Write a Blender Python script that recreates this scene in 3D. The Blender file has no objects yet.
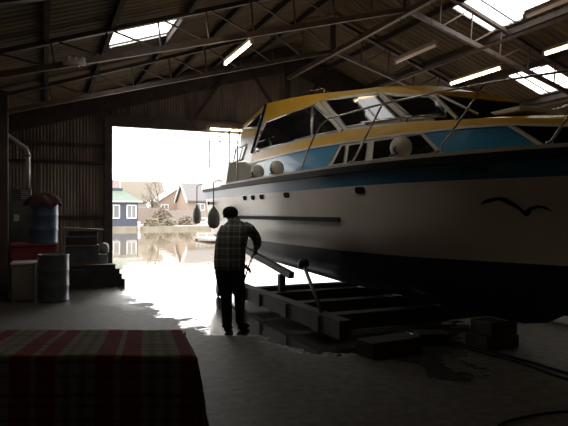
import bpy, bmesh, math, random
from mathutils import Vector, Matrix, Euler
random.seed(7)
PI = math.pi
COL = bpy.context.scene.collection
YAW = math.radians(23.4)

# ------------------------------------------------------------------ helpers
def interp(tab, y):
    tab = sorted(tab)
    if y <= tab[0][0]: return tab[0][1]
    if y >= tab[-1][0]: return tab[-1][1]
    for (a, b), (c, d) in zip(tab, tab[1:]):
        if a <= y <= c: return b + (d - b) * (y - a) / (c - a)

WM = {}
class MB:
    def __init__(s): s.bm = bmesh.new()
    def face(s, pts, mi=0):
        f = s.bm.faces.new([s.bm.verts.new(p) for p in pts]); f.material_index = mi; return f
    def box(s, c, d, rot=None, bev=0.0, mi=0):
        m = Matrix.Translation(c) @ (rot.to_matrix().to_4x4() if rot else Matrix())
        hx, hy, hz = d[0]/2, d[1]/2, d[2]/2
        tmp = bmesh.new(); bmesh.ops.create_cube(tmp, size=1)
        for v in tmp.verts: v.co = Vector((v.co.x*d[0], v.co.y*d[1], v.co.z*d[2]))
        if bev > 0: bmesh.ops.bevel(tmp, geom=list(tmp.edges), offset=min(bev, min(d)*.4), segments=2, affect='EDGES', profile=.5)
        tmp.transform(m); s.merge(tmp, mi)
        return s
    def merge(s, o, mi=0):
        mp = {v: s.bm.verts.new(v.co) for v in o.verts}
        for f in o.faces:
            try:
                g = s.bm.faces.new([mp[v] for v in f.verts]); g.material_index = mi; g.smooth = f.smooth
            except ValueError: pass
        o.free()
    def beam(s, p, q, w, h, mi=0, up=(0, 0, 1)):
        p, q = Vector(p), Vector(q); d = q - p; L = d.length; d.normalize()
        u = Vector(up)
        if abs(d.dot(u)) > .98: u = Vector((0, 1, 0))
        x = d.cross(u).normalized(); z = x.cross(d).normalized()
        vs = []
        for b in (p, q):
            for a, c in ((-1, -1), (1, -1), (1, 1), (-1, 1)):
                vs.append(s.bm.verts.new(b + x*a*w/2 + z*c*h/2))
        for idx in ((0,1,2,3), (7,6,5,4), (0,4,5,1), (1,5,6,2), (2,6,7,3), (3,7,4,0)):
            f = s.bm.faces.new([vs[i] for i in idx]); f.material_index = mi
        return s
    def tube(s, pts, r, n=8, cap=True, mi=0, sx=None):
        pts = [Vector(p) for p in pts]
        rs = r if isinstance(r, (list, tuple)) else [r]*len(pts)
        rings = []; prev = None
        for i, p in enumerate(pts):
            d = (pts[min(i+1, len(pts)-1)] - pts[max(i-1, 0)]).normalized()
            if prev is None:
                u = Vector((0, 0, 1)) if abs(d.z) < .9 else Vector((1, 0, 0))
                x = d.cross(u).normalized()
            else:
                x = (prev - d*prev.dot(d)).normalized()
            prev = x; y = d.cross(x)
            rings.append([s.bm.verts.new(p + (x*math.cos(2*PI*k/n) + y*math.sin(2*PI*k/n))*rs[i]) for k in range(n)])
        for a, b in zip(rings, rings[1:]):
            for k in range(n):
                f = s.bm.faces.new((a[k], a[(k+1) % n], b[(k+1) % n], b[k])); f.smooth = True; f.material_index = mi
        if cap:
            f = s.bm.faces.new(rings[0][::-1]); f.material_index = mi
            f = s.bm.faces.new(rings[-1]); f.material_index = mi
        return s
    def lathe(s, c, prof, n=24, mi=0, axis='Z'):
        rings = []
        for r, z in prof:
            ring = []
            for k in range(n):
                a = 2*PI*k/n
                v = Vector((r*math.cos(a), r*math.sin(a), z))
                if axis == 'X': v = Vector((v.z, v.x, v.y))
                if axis == 'Y': v = Vector((v.x, v.z, v.y))
                ring.append(s.bm.verts.new(Vector(c) + v))
            rings.append(ring)
        for a, b in zip(rings, rings[1:]):
            for k in range(n):
                f = s.bm.faces.new((a[k], a[(k+1) % n], b[(k+1) % n], b[k])); f.smooth = True; f.material_index = mi
        f = s.bm.faces.new(rings[0][::-1]); f.material_index = mi
        f = s.bm.faces.new(rings[-1]); f.material_index = mi
        return s
    def grid(s, rows, mi=0, smooth=True, close=False):
        vr = [[s.bm.verts.new(p) for p in r] for r in rows]
        for a, b in zip(vr, vr[1:]):
            n = len(a)
            for k in range(n if close else n-1):
                f = s.bm.faces.new((a[k], a[(k+1) % n], b[(k+1) % n], b[k])); f.smooth = smooth; f.material_index = mi
        return vr
    def prism(s, poly, axis, a, b, mi=0):
        # poly: list of 2D; axis 'x' -> (y,z), 'y' -> (x,z), 'z' -> (x,y)
        def P(u, v, w):
            return {'x': (w, u, v), 'y': (u, w, v), 'z': (u, v, w)}[axis]
        A = [s.bm.verts.new(P(u, v, a)) for u, v in poly]; B = [s.bm.verts.new(P(u, v, b)) for u, v in poly]
        n = len(poly)
        s.bm.faces.new(A).material_index = mi; s.bm.faces.new(B[::-1]).material_index = mi
        for k in range(n):
            s.bm.faces.new((A[k], B[k], B[(k+1) % n], A[(k+1) % n])).material_index = mi
        return s
    def build(s, name, mats, parent=None, smooth=None, recalc=True):
        if recalc: bmesh.ops.recalc_face_normals(s.bm, faces=s.bm.faces)
        if smooth is not None:
            for f in s.bm.faces: f.smooth = smooth
        if parent is not None:
            s.bm.transform(WM[parent.name].inverted())
        me = bpy.data.meshes.new(name); s.bm.to_mesh(me); s.bm.free()
        for m in (mats if isinstance(mats, (list, tuple)) else [mats]): me.materials.append(m)
        o = bpy.data.objects.new(name, me); COL.objects.link(o)
        WM[o.name] = Matrix()
        if parent is not None:
            o.parent = parent; WM[o.name] = WM[parent.name]
        return o

def tag(o, label=None, cat=None, group=None, kind=None):
    if label: o['label'] = label
    if cat: o['category'] = cat
    if group: o['group'] = group
    if kind: o['kind'] = kind
    return o
def thing(name, label, cat, loc=(0, 0, 0), rz=0, group=None):
    o = bpy.data.objects.new(name, None); COL.objects.link(o)
    o.location = loc; o.rotation_euler = (0, 0, rz); o.empty_display_size = .1
    WM[o.name] = Matrix.Translation(loc) @ Matrix.Rotation(rz, 4, 'Z')
    return tag(o, label, cat, group)
def dup(o, loc, label=None, parent=None):
    c = o.copy(); COL.objects.link(c)
    if parent is None:
        c.location = loc
        if label: c['label'] = label
    else: c.parent = parent
    for ch in list(o.children): dup(ch, None, None, c)
    return c

# ------------------------------------------------------------------ materials
def mat(name, col, rough=.6, metal=0, var=0.0, scale=6.0, bump=0.0, bscale=40.0, emis=None, es=0, spec=.5, stretch=None, col2=None):
    m = bpy.data.materials.new(name); m.use_nodes = True
    nt = m.node_tree; b = nt.nodes['Principled BSDF']
    b.inputs['Base Color'].default_value = (*col, 1); b.inputs['Roughness'].default_value = rough
    b.inputs['Metallic'].default_value = metal; b.inputs['Specular IOR Level'].default_value = spec
    tc = nt.nodes.new('ShaderNodeTexCoord'); mp = nt.nodes.new('ShaderNodeMapping')
    nt.links.new(tc.outputs['Object'], mp.inputs['Vector'])
    if stretch: mp.inputs['Scale'].default_value = stretch
    if var or col2:
        n = nt.nodes.new('ShaderNodeTexNoise'); n.inputs['Scale'].default_value = scale; n.inputs['Detail'].default_value = 6
        nt.links.new(mp.outputs[0], n.inputs['Vector'])
        r = nt.nodes.new('ShaderNodeValToRGB'); r.color_ramp.elements[0].position = .3; r.color_ramp.elements[1].position = .7
        c0 = col2 if col2 else tuple(c*(1-var) for c in col); c1 = col if col2 else tuple(min(1, c*(1+var)) for c in col)
        r.color_ramp.elements[0].color = (*c0, 1); r.color_ramp.elements[1].color = (*c1, 1)
        nt.links.new(n.outputs['Fac'], r.inputs['Fac']); nt.links.new(r.outputs['Color'], b.inputs['Base Color'])
    if bump:
        n2 = nt.nodes.new('ShaderNodeTexNoise'); n2.inputs['Scale'].default_value = bscale; n2.inputs['Detail'].default_value = 4
        bp = nt.nodes.new('ShaderNodeBump'); bp.inputs['Strength'].default_value = bump; bp.inputs['Distance'].default_value = .02
        nt.links.new(mp.outputs[0], n2.inputs['Vector']); nt.links.new(n2.outputs['Fac'], bp.inputs['Height']); nt.links.new(bp.outputs['Normal'], b.inputs['Normal'])
    if emis:
        b.inputs['Emission Color'].default_value = (*emis, 1); b.inputs['Emission Strength'].default_value = es
    return m

M = {}
M['steel'] = mat('brown_painted_steel', (.075, .052, .045), .55, 0, .35, 5)
M['steel_light'] = mat('dusty_steel', (.15, .105, .088), .5, .1, .3, 5)
M['dark_steel'] = mat('dark_steel', (.05, .038, .035), .6, 0, .3, 5)
M['sheet'] = mat('grimy_corrugated_sheet', (.24, .18, .15), .6, .1, .45, 1.6, stretch=(3, 3, .5))
M['sheet_light'] = mat('pale_corrugated_sheet', (.27, .225, .18), .6, .1, .4, 2, stretch=(3, 3, .5))
M['purlin'] = mat('roof_timber', (.045, .032, .024), .8, 0, .3, 5)
M['hull_white'] = mat('white_gelcoat', (.74, .67, .58), .3, 0, .06, 2)
M['hull_blue'] = mat('hull_blue_paint', (.03, .16, .29), .3, 0, .08, 2)
M['antifoul'] = mat('dark_blue_antifouling', (.008, .017, .05), .5, 0, .25, 4)
M['dull_black'] = mat('dull_black', (.008, .008, .009), .8, spec=.05)
M['black_rubber'] = mat('black_rubber', (.01, .01, .012), .6, spec=.15)
M['navy'] = mat('navy_vinyl', (.006, .006, .016), .7, spec=.1)
M['cab_white'] = mat('cabin_white_paint', (.7, .68, .63), .3)
M['cab_blue'] = mat('cabin_blue_paint', (.04, .25, .47), .28, 0, .06, 2)
M['yellow'] = mat('yellow_paint', (.75, .43, .03), .4, 0, .08, 3)
M['glass'] = mat('dark_window_glass', (.008, .009, .01), .05, spec=.7)
M['screen'] = mat('dull_dark_windscreen', (.01, .01, .011), .7, spec=0)
M['alu'] = mat('aluminium', (.5, .5, .49), .3, .9)
M['chrome'] = mat('stainless_rail', (.5, .48, .45), .2, 1)
M['curtain'] = mat('white_curtain', (.75, .75, .75), .8)
M['fender'] = mat('off_white_vinyl', (.68, .65, .58), .5, 0, .1, 5)
M['fender_dull'] = mat('aged_cream_rail', (.4, .36, .3), .5, 0, .15, 4)
M['fender_grey'] = mat('grey_vinyl', (.22, .22, .21), .5, 0, .1, 5)
M['rope'] = mat('dark_rope', (.04, .045, .05), .8)
M['timber'] = mat('dark_wet_timber', (.032, .026, .023), .6, 0, .4, 5, .3)
M['timber_brown'] = mat('brown_timber', (.17, .09, .05), .7, 0, .3, 5)
M['timber_dull'] = mat('dull_brown_timber', (.07, .05, .035), .8, 0, .3, 5)
M['timber_pale'] = mat('weathered_timber', (.2, .16, .12), .7, 0, .3, 5)
M['drum_grey'] = mat('grey_green_drum_paint', (.07, .088, .095), .4, .2, .3, 6)
M['drum_blue'] = mat('blue_drum_paint', (.05, .09, .14), .4, .2, .35, 6)
M['red'] = mat('red_painted_metal', (.2, .018, .022), .5, 0, .3, 5)
M['dark_red_cloth'] = mat('dark_red_cloth', (.055, .018, .02), .9, 0, .3, 8)
M['cream_enamel'] = mat('cream_enamel', (.17, .16, .13), .4, 0, .15, 4)
M['white_enamel'] = mat('white_enamel', (.62, .62, .62), .35)
M['locker'] = mat('grey_green_locker', (.1, .105, .085), .5, 0, .2, 4)
M['duct'] = mat('galvanised_duct', (.36, .35, .33), .35, .6, .2, 10)
M['skin'] = mat('skin', (.35, .19, .13), .6)
M['trousers'] = mat('dark_navy_trousers', (.018, .021, .032), .8, 0, .3, 10, .2)
M['boots'] = mat('black_boots', (.012, .012, .012), .5)
M['cap'] = mat('black_knit_cap', (.014, .013, .014), .95, bump=.3)
M['tube'] = mat('lit_tube', (1, .9, .7), .5, emis=(1.0, .78, .46), es=14)
M['tube_dim'] = mat('dim_glow_tube', (.6, .5, .45), .4, emis=(1, .7, .55), es=.12)  # faint reddish glow put into the tube by emission
M['housing'] = mat('lamp_housing', (.35, .3, .25), .5)
M['dark_fill'] = mat('dark_interior', (.012, .01, .009), .8)

def corrug_roof():
    m = bpy.data.materials.new('corrugated_roof_underside'); m.use_nodes = True; nt = m.node_tree; b = nt.nodes['Principled BSDF']
    N = nt.nodes.new; L = nt.links.new
    g = N('ShaderNodeNewGeometry'); sp = N('ShaderNodeSeparateXYZ'); L(g.outputs['Position'], sp.inputs[0])
    mul = N('ShaderNodeMath'); mul.operation = 'MULTIPLY'; mul.inputs[1].default_value = 2*PI/.17; L(sp.outputs['Y'], mul.inputs[0])
    sn = N('ShaderNodeMath'); sn.operation = 'SINE'; L(mul.outputs[0], sn.inputs[0])
    bp = N('ShaderNodeBump'); bp.inputs['Distance'].default_value = .03; bp.inputs['Strength'].default_value = .35; L(sn.outputs[0], bp.inputs['Height'])
    n = N('ShaderNodeTexNoise'); n.inputs['Scale'].default_value = 1.2; n.inputs['Detail'].default_value = 7
    mp = N('ShaderNodeMapping'); mp.inputs['Scale'].default_value = (.5, 2.2, .5); L(g.outputs['Position'], mp.inputs['Vector']); L(mp.outputs[0], n.inputs['Vector'])
    r = N('ShaderNodeValToRGB'); r.color_ramp.elements[0].position = .3; r.color_ramp.elements[1].position = .72
    r.color_ramp.elements[0].color = (.06, .04, .022, 1); r.color_ramp.elements[1].color = (.17, .115, .06, 1)
    L(n.outputs['Fac'], r.inputs['Fac']); L(r.outputs['Color'], b.inputs['Base Color']); L(bp.outputs['Normal'], b.inputs['Normal'])
    b.inputs['Roughness'].default_value = .85
    return m
M['roof'] = corrug_roof()

def floor_mat():
    m = bpy.data.materials.new('wet_concrete_floor'); m.use_nodes = True; nt = m.node_tree; b = nt.nodes['Principled BSDF']
    N = nt.nodes.new; L = nt.links.new
    def math_(op, a, bb=None, c=None):
        x = N('ShaderNodeMath'); x.operation = op
        for i, v in enumerate((a, bb, c)):
            if v is None: continue
            if isinstance(v, (int, float)): x.inputs[i].default_value = v
            else: L(v, x.inputs[i])
        return x.outputs[0]
    g = N('ShaderNodeNewGeometry'); sp = N('ShaderNodeSeparateXYZ'); L(g.outputs['Position'], sp.inputs[0])
    X, Y = sp.outputs['X'], sp.outputs['Y']
    def noise(sc, det=6, ro=.55):
        n = N('ShaderNodeTexNoise'); n.inputs['Scale'].default_value = sc; n.inputs['Detail'].default_value = det
        n.inputs['Roughness'].default_value = ro
        L(g.outputs['Position'], n.inputs['Vector']); return n.outputs['Fac']
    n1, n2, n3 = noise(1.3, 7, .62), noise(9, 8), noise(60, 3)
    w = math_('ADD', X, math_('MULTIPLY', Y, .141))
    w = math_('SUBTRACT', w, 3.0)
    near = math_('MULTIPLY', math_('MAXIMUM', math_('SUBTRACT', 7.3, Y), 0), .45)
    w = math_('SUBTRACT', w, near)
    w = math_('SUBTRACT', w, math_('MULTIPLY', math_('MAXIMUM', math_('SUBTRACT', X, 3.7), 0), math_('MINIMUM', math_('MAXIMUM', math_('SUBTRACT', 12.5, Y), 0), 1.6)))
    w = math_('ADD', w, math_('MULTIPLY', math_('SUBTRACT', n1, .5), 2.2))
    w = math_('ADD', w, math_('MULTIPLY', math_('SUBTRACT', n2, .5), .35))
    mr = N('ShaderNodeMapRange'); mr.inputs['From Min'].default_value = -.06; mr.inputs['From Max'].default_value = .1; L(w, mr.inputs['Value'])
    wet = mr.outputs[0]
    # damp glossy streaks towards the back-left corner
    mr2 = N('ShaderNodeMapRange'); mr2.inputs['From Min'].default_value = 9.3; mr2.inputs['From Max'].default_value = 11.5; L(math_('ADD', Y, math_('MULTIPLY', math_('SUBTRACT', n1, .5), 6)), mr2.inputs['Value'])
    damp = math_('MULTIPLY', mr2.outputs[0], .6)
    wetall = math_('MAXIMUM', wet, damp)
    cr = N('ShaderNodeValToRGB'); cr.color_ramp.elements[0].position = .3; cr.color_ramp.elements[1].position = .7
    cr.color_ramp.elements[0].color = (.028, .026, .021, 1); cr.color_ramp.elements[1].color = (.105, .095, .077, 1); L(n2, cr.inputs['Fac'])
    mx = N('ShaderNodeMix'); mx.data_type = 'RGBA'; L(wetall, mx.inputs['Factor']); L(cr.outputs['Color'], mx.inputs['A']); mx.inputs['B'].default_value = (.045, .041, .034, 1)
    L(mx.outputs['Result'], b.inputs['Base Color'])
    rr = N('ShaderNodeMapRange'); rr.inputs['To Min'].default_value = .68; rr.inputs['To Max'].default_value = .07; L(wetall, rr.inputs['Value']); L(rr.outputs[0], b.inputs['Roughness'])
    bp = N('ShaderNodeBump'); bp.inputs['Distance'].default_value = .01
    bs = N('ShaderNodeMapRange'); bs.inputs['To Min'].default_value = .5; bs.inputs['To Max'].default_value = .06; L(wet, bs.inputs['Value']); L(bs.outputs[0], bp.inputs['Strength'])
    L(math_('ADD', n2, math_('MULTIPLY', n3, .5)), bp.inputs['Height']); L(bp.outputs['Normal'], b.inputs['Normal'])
    return m
M['floor'] = floor_mat()

def water_mat():
    m = bpy.data.materials.new('calm_water'); m.use_nodes = True; nt = m.node_tree; b = nt.nodes['Principled BSDF']
    b.inputs['Base Color'].default_value = (.16, .13, .09, 1); b.inputs['Roughness'].default_value = .04; b.inputs['IOR'].default_value = 1.33
    b.inputs['Specular IOR Level'].default_value = .8
    g = nt.nodes.new('ShaderNodeNewGeometry'); mp = nt.nodes.new('ShaderNodeMapping'); mp.inputs['Scale'].default_value = (1, .45, 1)
    n = nt.nodes.new('ShaderNodeTexNoise'); n.inputs['Scale'].default_value = 1.6; n.inputs['Detail'].default_value = 3
    bp = nt.nodes.new('ShaderNodeBump'); bp.inputs['Strength'].default_value = .1; bp.inputs['Distance'].default_value = .05
    L = nt.links.new; L(g.outputs['Position'], mp.inputs[0]); L(mp.outputs[0], n.inputs['Vector']); L(n.outputs['Fac'], bp.inputs['Height']); L(bp.outputs['Normal'], b.inputs['Normal'])
    return m
M['water'] = water_mat()

def skylight_mat():
    m = bpy.data.materials.new('translucent_roof_sheet'); m.use_nodes = True; nt = m.node_tree
    nt.nodes.remove(nt.nodes['Principled BSDF']); out = nt.nodes['Material Output']
    t = nt.nodes.new('ShaderNodeBsdfTransparent'); t.inputs[0].default_value = (.93, .93, .93, 1)
    d = nt.nodes.new('ShaderNodeBsdfTranslucent'); d.inputs[0].default_value = (.85, .85, .85, 1)
    x = nt.nodes.new('ShaderNodeMixShader'); x.inputs[0].default_value = .35
    nt.links.new(t.outputs[0], x.inputs[1]); nt.links.new(d.outputs[0], x.inputs[2]); nt.links.new(x.outputs[0], out.inputs[0])
    return m
M['skylight'] = skylight_mat()

def tint_glass():
    m = bpy.data.materials.new('clear_window_glass'); m.use_nodes = True; nt = m.node_tree
    nt.nodes.remove(nt.nodes['Principled BSDF']); out = nt.nodes['Material Output']
    t = nt.nodes.new('ShaderNodeBsdfTransparent'); t.inputs[0].default_value = (.6, .6, .6, 1)
    d = nt.nodes.new('ShaderNodeBsdfGlossy'); d.inputs['Roughness'].default_value = .05
    x = nt.nodes.new('ShaderNodeMixShader'); f = nt.nodes.new('ShaderNodeFresnel'); f.inputs[0].default_value = 1.45
    nt.links.new(f.outputs[0], x.inputs[0]); nt.links.new(t.outputs[0], x.inputs[1]); nt.links.new(d.outputs[0], x.inputs[2]); nt.links.new(x.outputs[0], out.inputs[0])
    return m
M['clear_glass'] = tint_glass()

def plaid_mat():
    m = bpy.data.materials.new('plaid_flannel'); m.use_nodes = True; nt = m.node_tree; b = nt.nodes['Principled BSDF']
    N = nt.nodes.new; L = nt.links.new
    tc = N('ShaderNodeTexCoord'); sp = N('ShaderNodeSeparateXYZ'); L(tc.outputs['Object'], sp.inputs[0])
    def line(ax, period, width, off=0.0):
        a = N('ShaderNodeMath'); a.operation = 'MULTIPLY_ADD'; a.inputs[1].default_value = 1/period; a.inputs[2].default_value = off+50; L(sp.outputs[ax], a.inputs[0])
        f = N('ShaderNodeMath'); f.operation = 'FRACT'; L(a.outputs[0], f.inputs[0])
        c = N('ShaderNodeMath'); c.operation = 'LESS_THAN'; c.inputs[1].default_value = width; L(f.outputs[0], c.inputs[0]); return c.outputs[0]
    def add(a, bb, k=1.0):
        x = N('ShaderNodeMath'); x.operation = 'MULTIPLY_ADD'; x.inputs[1].default_value = k; L(bb, x.inputs[0]); L(a, x.inputs[2]); return x.outputs[0]
    s = add(line('X', .075, .2), line('Z', .075, .2))
    s = add(s, line('X', .15, .45, .3), -.5); s = add(s, line('Z', .15, .45, .3), -.5)
    r = N('ShaderNodeMapRange'); r.inputs['From Min'].default_value = -1; r.inputs['From Max'].default_value = 2; L(s, r.inputs['Value'])
    cr = N('ShaderNodeValToRGB'); cr.color_ramp.elements[0].color = (.07, .073, .072, 1); cr.color_ramp.elements[1].color = (.65, .6, .48, 1)
    e = cr.color_ramp.elements.new(.4); e.color = (.17, .17, .15, 1)
    L(r.outputs[0], cr.inputs[0]); L(cr.outputs[0], b.inputs['Base Color']); b.inputs['Roughness'].default_value = .9
    return m
M['plaid'] = plaid_mat()

def blanket_mat():
    m = bpy.data.materials.new('striped_wool_blanket'); m.use_nodes = True; nt = m.node_tree; b = nt.nodes['Principled BSDF']
    N = nt.nodes.new; L = nt.links.new
    uv = N('ShaderNodeUVMap'); uv.uv_map = 'UVMap'; sp = N('ShaderNodeSeparateXYZ'); L(uv.outputs[0], sp.inputs[0])
    def fr(o, per, off):
        a = N('ShaderNodeMath'); a.operation = 'MULTIPLY_ADD'; a.inputs[1].default_value = 1/per; a.inputs[2].default_value = off; L(o, a.inputs[0])
        f = N('ShaderNodeMath'); f.operation = 'FRACT'; L(a.outputs[0], f.inputs[0]); return f.outputs[0]
    U = fr(sp.outputs['X'], .52, 10 + 1.74/.52)
    cr = N('ShaderNodeValToRGB'); cr.color_ramp.interpolation = 'CONSTANT'
    cream, red, grey = (.19, .17, .13, 1), (.155, .024, .034, 1), (.13, .118, .097, 1)
    stops = [(0, cream), (.03, red), (.26, cream), (.335, red), (.565, cream), (.66, grey), (.74, cream), (.84, grey), (.92, cream)]
    el = cr.color_ramp.elements; el[0].position = 0; el[0].color = stops[0][1]; el[1].position = stops[1][0]; el[1].color = stops[1][1]
    for p, c in stops[2:]: e = el.new(p); e.color = c
    L(U, cr.inputs[0])
    V = fr(sp.outputs['Y'], .27, 10)
    cv = N('ShaderNodeValToRGB'); cv.color_ramp.interpolation = 'CONSTANT'; ev = cv.color_ramp.elements
    ev[0].position = 0; ev[0].color = (1, 1, 1, 1); ev[1].position = .3; ev[1].color = (.55, .55, .55, 1)
    for p, c in ((.36, 1), (.62, .6), (.68, 1), (.85, .4), (.93, 1)): e = ev.new(p); e.color = (c, c, c, 1)
    L(V, cv.inputs[0])
    # rows only on the wide bands
    mx = N('ShaderNodeMix'); mx.data_type = 'RGBA'; mx.blend_type = 'MULTIPLY'; mx.inputs['Factor'].default_value = 1
    L(cr.outputs[0], mx.inputs['A']); L(cv.outputs[0], mx.inputs['B'])
    n = N('ShaderNodeTexNoise'); n.inputs['Scale'].default_value = 90; L(uv.outputs[0], n.inputs['Vector'])
    bp = N('ShaderNodeBump'); bp.inputs['Strength'].default_value = .4; bp.inputs['Distance'].default_value = .01; L(n.outputs['Fac'], bp.inputs['Height']); L(bp.outputs['Normal'], b.inputs['Normal'])
    L(mx.outputs['Result'], b.inputs['Base Color']); b.inputs['Roughness'].default_value = .95; b.inputs['Specular IOR Level'].default_value = .1
    return m
M['blanket'] = blanket_mat()

# ------------------------------------------------------------------ building shell
XL, XR, RX = -.95, 13.75, 6.4
Y0, Y1 = -8.0, 14.75
def roofz(x): return 6.42 - .343*abs(x - RX)
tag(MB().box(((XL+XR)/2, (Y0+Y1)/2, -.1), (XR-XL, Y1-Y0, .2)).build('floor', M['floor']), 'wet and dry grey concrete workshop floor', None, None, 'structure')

def corrugated(name, x0, x1, zb, zt, y, m, pitch=.076, amp=.011):
    mb = MB(); n = int((x1-x0)/pitch*6)
    rows = []
    xs = [x0 + (x1-x0)*i/n for i in range(n+1)]
    rows.append([(x, y + amp*math.sin(2*PI*x/pitch), zb(x)) for x in xs])
    rows.append([(x, y + amp*math.sin(2*PI*x/pitch), zt(x)) for x in xs])
    mb.grid(rows)
    mb.grid([[(x, yy+.03, z) for x, yy, z in r] for r in rows])
    return mb.build(name, m, recalc=False)
o = MB()
def corr_into(mb, x0, x1, zb, zt, y, pitch=.076, amp=.011, mi=0):
    n = int((x1-x0)/pitch*6); xs = [x0+(x1-x0)*i/n for i in range(n+1)]
    mb.grid([[(x, y+amp*math.sin(2*PI*x/pitch), zb(x)) for x in xs], [(x, y+amp*math.sin(2*PI*x/pitch), zt(x)) for x in xs]], mi)
DX0, DX1, DZ = 1.57, 11.26, 3.86
mb = MB()
corr_into(mb, XL, DX0, lambda x: 0, roofz, Y1)
corr_into(mb, DX0, DX1, lambda x: DZ, roofz, Y1)
corr_into(mb, DX1, XR, lambda x: 0, roofz, Y1)
for x0, x1, z0 in ((XL, DX0, 0), (DX0, RX, DZ), (RX, DX1, DZ), (DX1, XR, 0)):
    mb.prism([(x0, z0), (x1, z0), (x1, roofz(x1)), (x0, roofz(x0))], 'y', Y1+.03, Y1+.07)
tag(mb.build('wall_back', M['sheet']), 'corrugated metal gable wall around the open doorway', None, None, 'structure')
tag(corrugated('wall_back_patch', -.14, .76, lambda x: 1.5, lambda x: 2.85, Y1-.05, M['sheet_light']), 'paler corrugated patch sheet on the back wall left of the doorway', None, None, 'structure').name = 'trim_5'
for nm, x, lb in (('wall_left', XL, 'dark corrugated side wall at the left'), ('wall_right', XR, 'dark corrugated side wall behind the boat')):
    mb = MB(); n = int((Y1-Y0)/.076*4); ys = [Y0+(Y1-Y0)*i/n for i in range(n+1)]; zt = roofz(x)
    mb.grid([[(x+.011*math.sin(2*PI*y/.076), y, 0) for y in ys], [(x+.011*math.sin(2*PI*y/.076), y, zt) for y in ys]])
    xx = x - .06 if x < 0 else x + .02
    mb.prism([(Y0, 0), (Y1, 0), (Y1, zt), (Y0, zt)], 'x', xx, xx+.04)
    tag(mb.build(nm, M['sheet']), lb, None, None, 'structure')
tag(MB().prism([(XL, 0), (XR, 0), (XR, roofz(XR)), (RX, 6.42), (XL, roofz(XL))], 'y', Y0-.1, Y0).build('wall_front', M['sheet']), 'dark end wall behind the camera', None, None, 'structure')

# roof planes with rectangular openings for the roof lights
HOLES_L = [(.98, 2.09, 9.37, 10.51), (.98, 2.09, 6.6, 7.4)]  # second opening is an added fill source, out of view
HOLES_R = [(7.8, 8.95, 7.35, 9.27), (10.41, 11.65, 9.22, 10.4), (11.6, 12.1, 12.4, 12.66)]
def roof_plane(name, x0, x1, holes, label):
    xs = sorted({x0, x1, *[h[0] for h in holes], *[h[1] for h in holes]})
    ys = sorted({Y0, Y1+.3, *[h[2] for h in holes], *[h[3] for h in holes]})
    mb = MB()
    for a, b in zip(xs, xs[1:]):
        for c, d in zip(ys, ys[1:]):
            if any(h[0] <= a and b <= h[1] and h[2] <= c and d <= h[3] for h in holes): continue
            for dz in (0, .05):
                mb.face([(a, c, roofz(a)+dz), (b, c, roofz(b)+dz), (b, d, roofz(b)+dz), (a, d, roofz(a)+dz)])
    tag(mb.build(name, M['roof'], recalc=False), label, None, None, 'structure')
roof_plane('ceiling', XL-.15, RX, HOLES_L, 'brown corrugated underside of the left roof slope')
roof_plane('ceiling.001', RX, XR+.15, HOLES_R, 'brown corrugated underside of the right roof slope')
WL_ = ['white glowing roof light in the left roof slope', 'added fill roof light in the left roof slope, unseen above the view', 'large white roof light nearest on the right roof slope', 'white roof light lower on the right roof slope', 'small white roof light far down the right roof slope']
for i, h in enumerate(HOLES_L + HOLES_R):
    mb = MB(); n = int((h[3]-h[2])/.15*6)
    ys = [h[2]+(h[3]-h[2])*k/n for k in range(n+1)]
    rows = [[(x, y, roofz(x)+.02+.012*math.sin(2*PI*y/.15)) for y in ys] for x in (h[0]-.03, h[1]+.03)]
    mb.grid(rows)
    tag(mb.build('window_%d' % (i+1), M['skylight'], recalc=False), WL_[i], None, None, 'structure')
    # portal light
    ld = bpy.data.lights.new('skylight_portal', 'AREA'); ld.shape = 'RECTANGLE'; ld.size = h[1]-h[0]; ld.size_y = h[3]-h[2]
    ld.cycles.is_portal = True
    lo = bpy.data.objects.new('skylight_portal', ld); COL.objects.link(lo)
    cx = (h[0]+h[1])/2; lo.location = (cx, (h[2]+h[3])/2, roofz(cx)+.08)
    lo.rotation_euler = (0, math.atan(.343)*(1 if cx > RX else -1), 0)
    # glazing bar
    tag(MB().beam((h[0]+.01, (h[2]+h[3])/2+.25, roofz(h[0])-.02), (h[1]-.01, (h[2]+h[3])/2+.25, roofz(h[1])-.02), .02, .03).build('trim_%d' % (10+i), M['dark_steel']), 'thin dark glazing bar across a roof light', None, None, 'structure')
ld = bpy.data.lights.new('door_portal', 'AREA'); ld.shape = 'RECTANGLE'; ld.size = DX1-DX0; ld.size_y = DZ+.1; ld.cycles.is_portal = True
lo = bpy.data.objects.new('door_portal', ld); COL.objects.link(lo); lo.location = ((DX0+DX1)/2, Y1+.12, DZ/2); lo.rotation_euler = (-PI/2, 0, 0)

# doorway frame and girts
tag(MB().box(((DX0+DX1)/2, Y1-.1, DZ+.1), (DX1-DX0+.4, .16, .3)).build('trim_1', M['steel']), 'brown steel lintel over the doorway', None, None, 'structure')
tag(MB().box((DX0-.1, Y1-.06, DZ/2), (.2, .2, DZ)).build('trim_2', M['steel']), 'brown left jamb of the doorway', None, None, 'structure')
tag(MB().box((DX1+.1, Y1-.06, DZ/2), (.2, .2, DZ)).build('trim_3', M['steel']), 'brown right jamb of the doorway', None, None, 'structure')
mb = MB()
for z in (1.5, 2.86, 3.3): mb.box(((XL+DX0)/2-.1, Y1-.09, z), (DX0-XL-.2, .07, .07))
tag(mb.build('trim_4', M['dark_steel']), 'dark horizontal sheeting rails on the back wall', None, None, 'structure')
mb = MB()
for s in (-1, 1):
    xe = XL+.1 if s < 0 else XR-.1
    mb.prism([(RX, 6.38), (xe, roofz(xe)-.04), (xe, 3.48), (RX, 5.68)], 'y', Y1-.17, Y1-.1)
tag(mb.build('trim_6', M['steel']), 'dark rafter plates along the top of the back gable', None, None, 'structure')
mb = MB()
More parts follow.
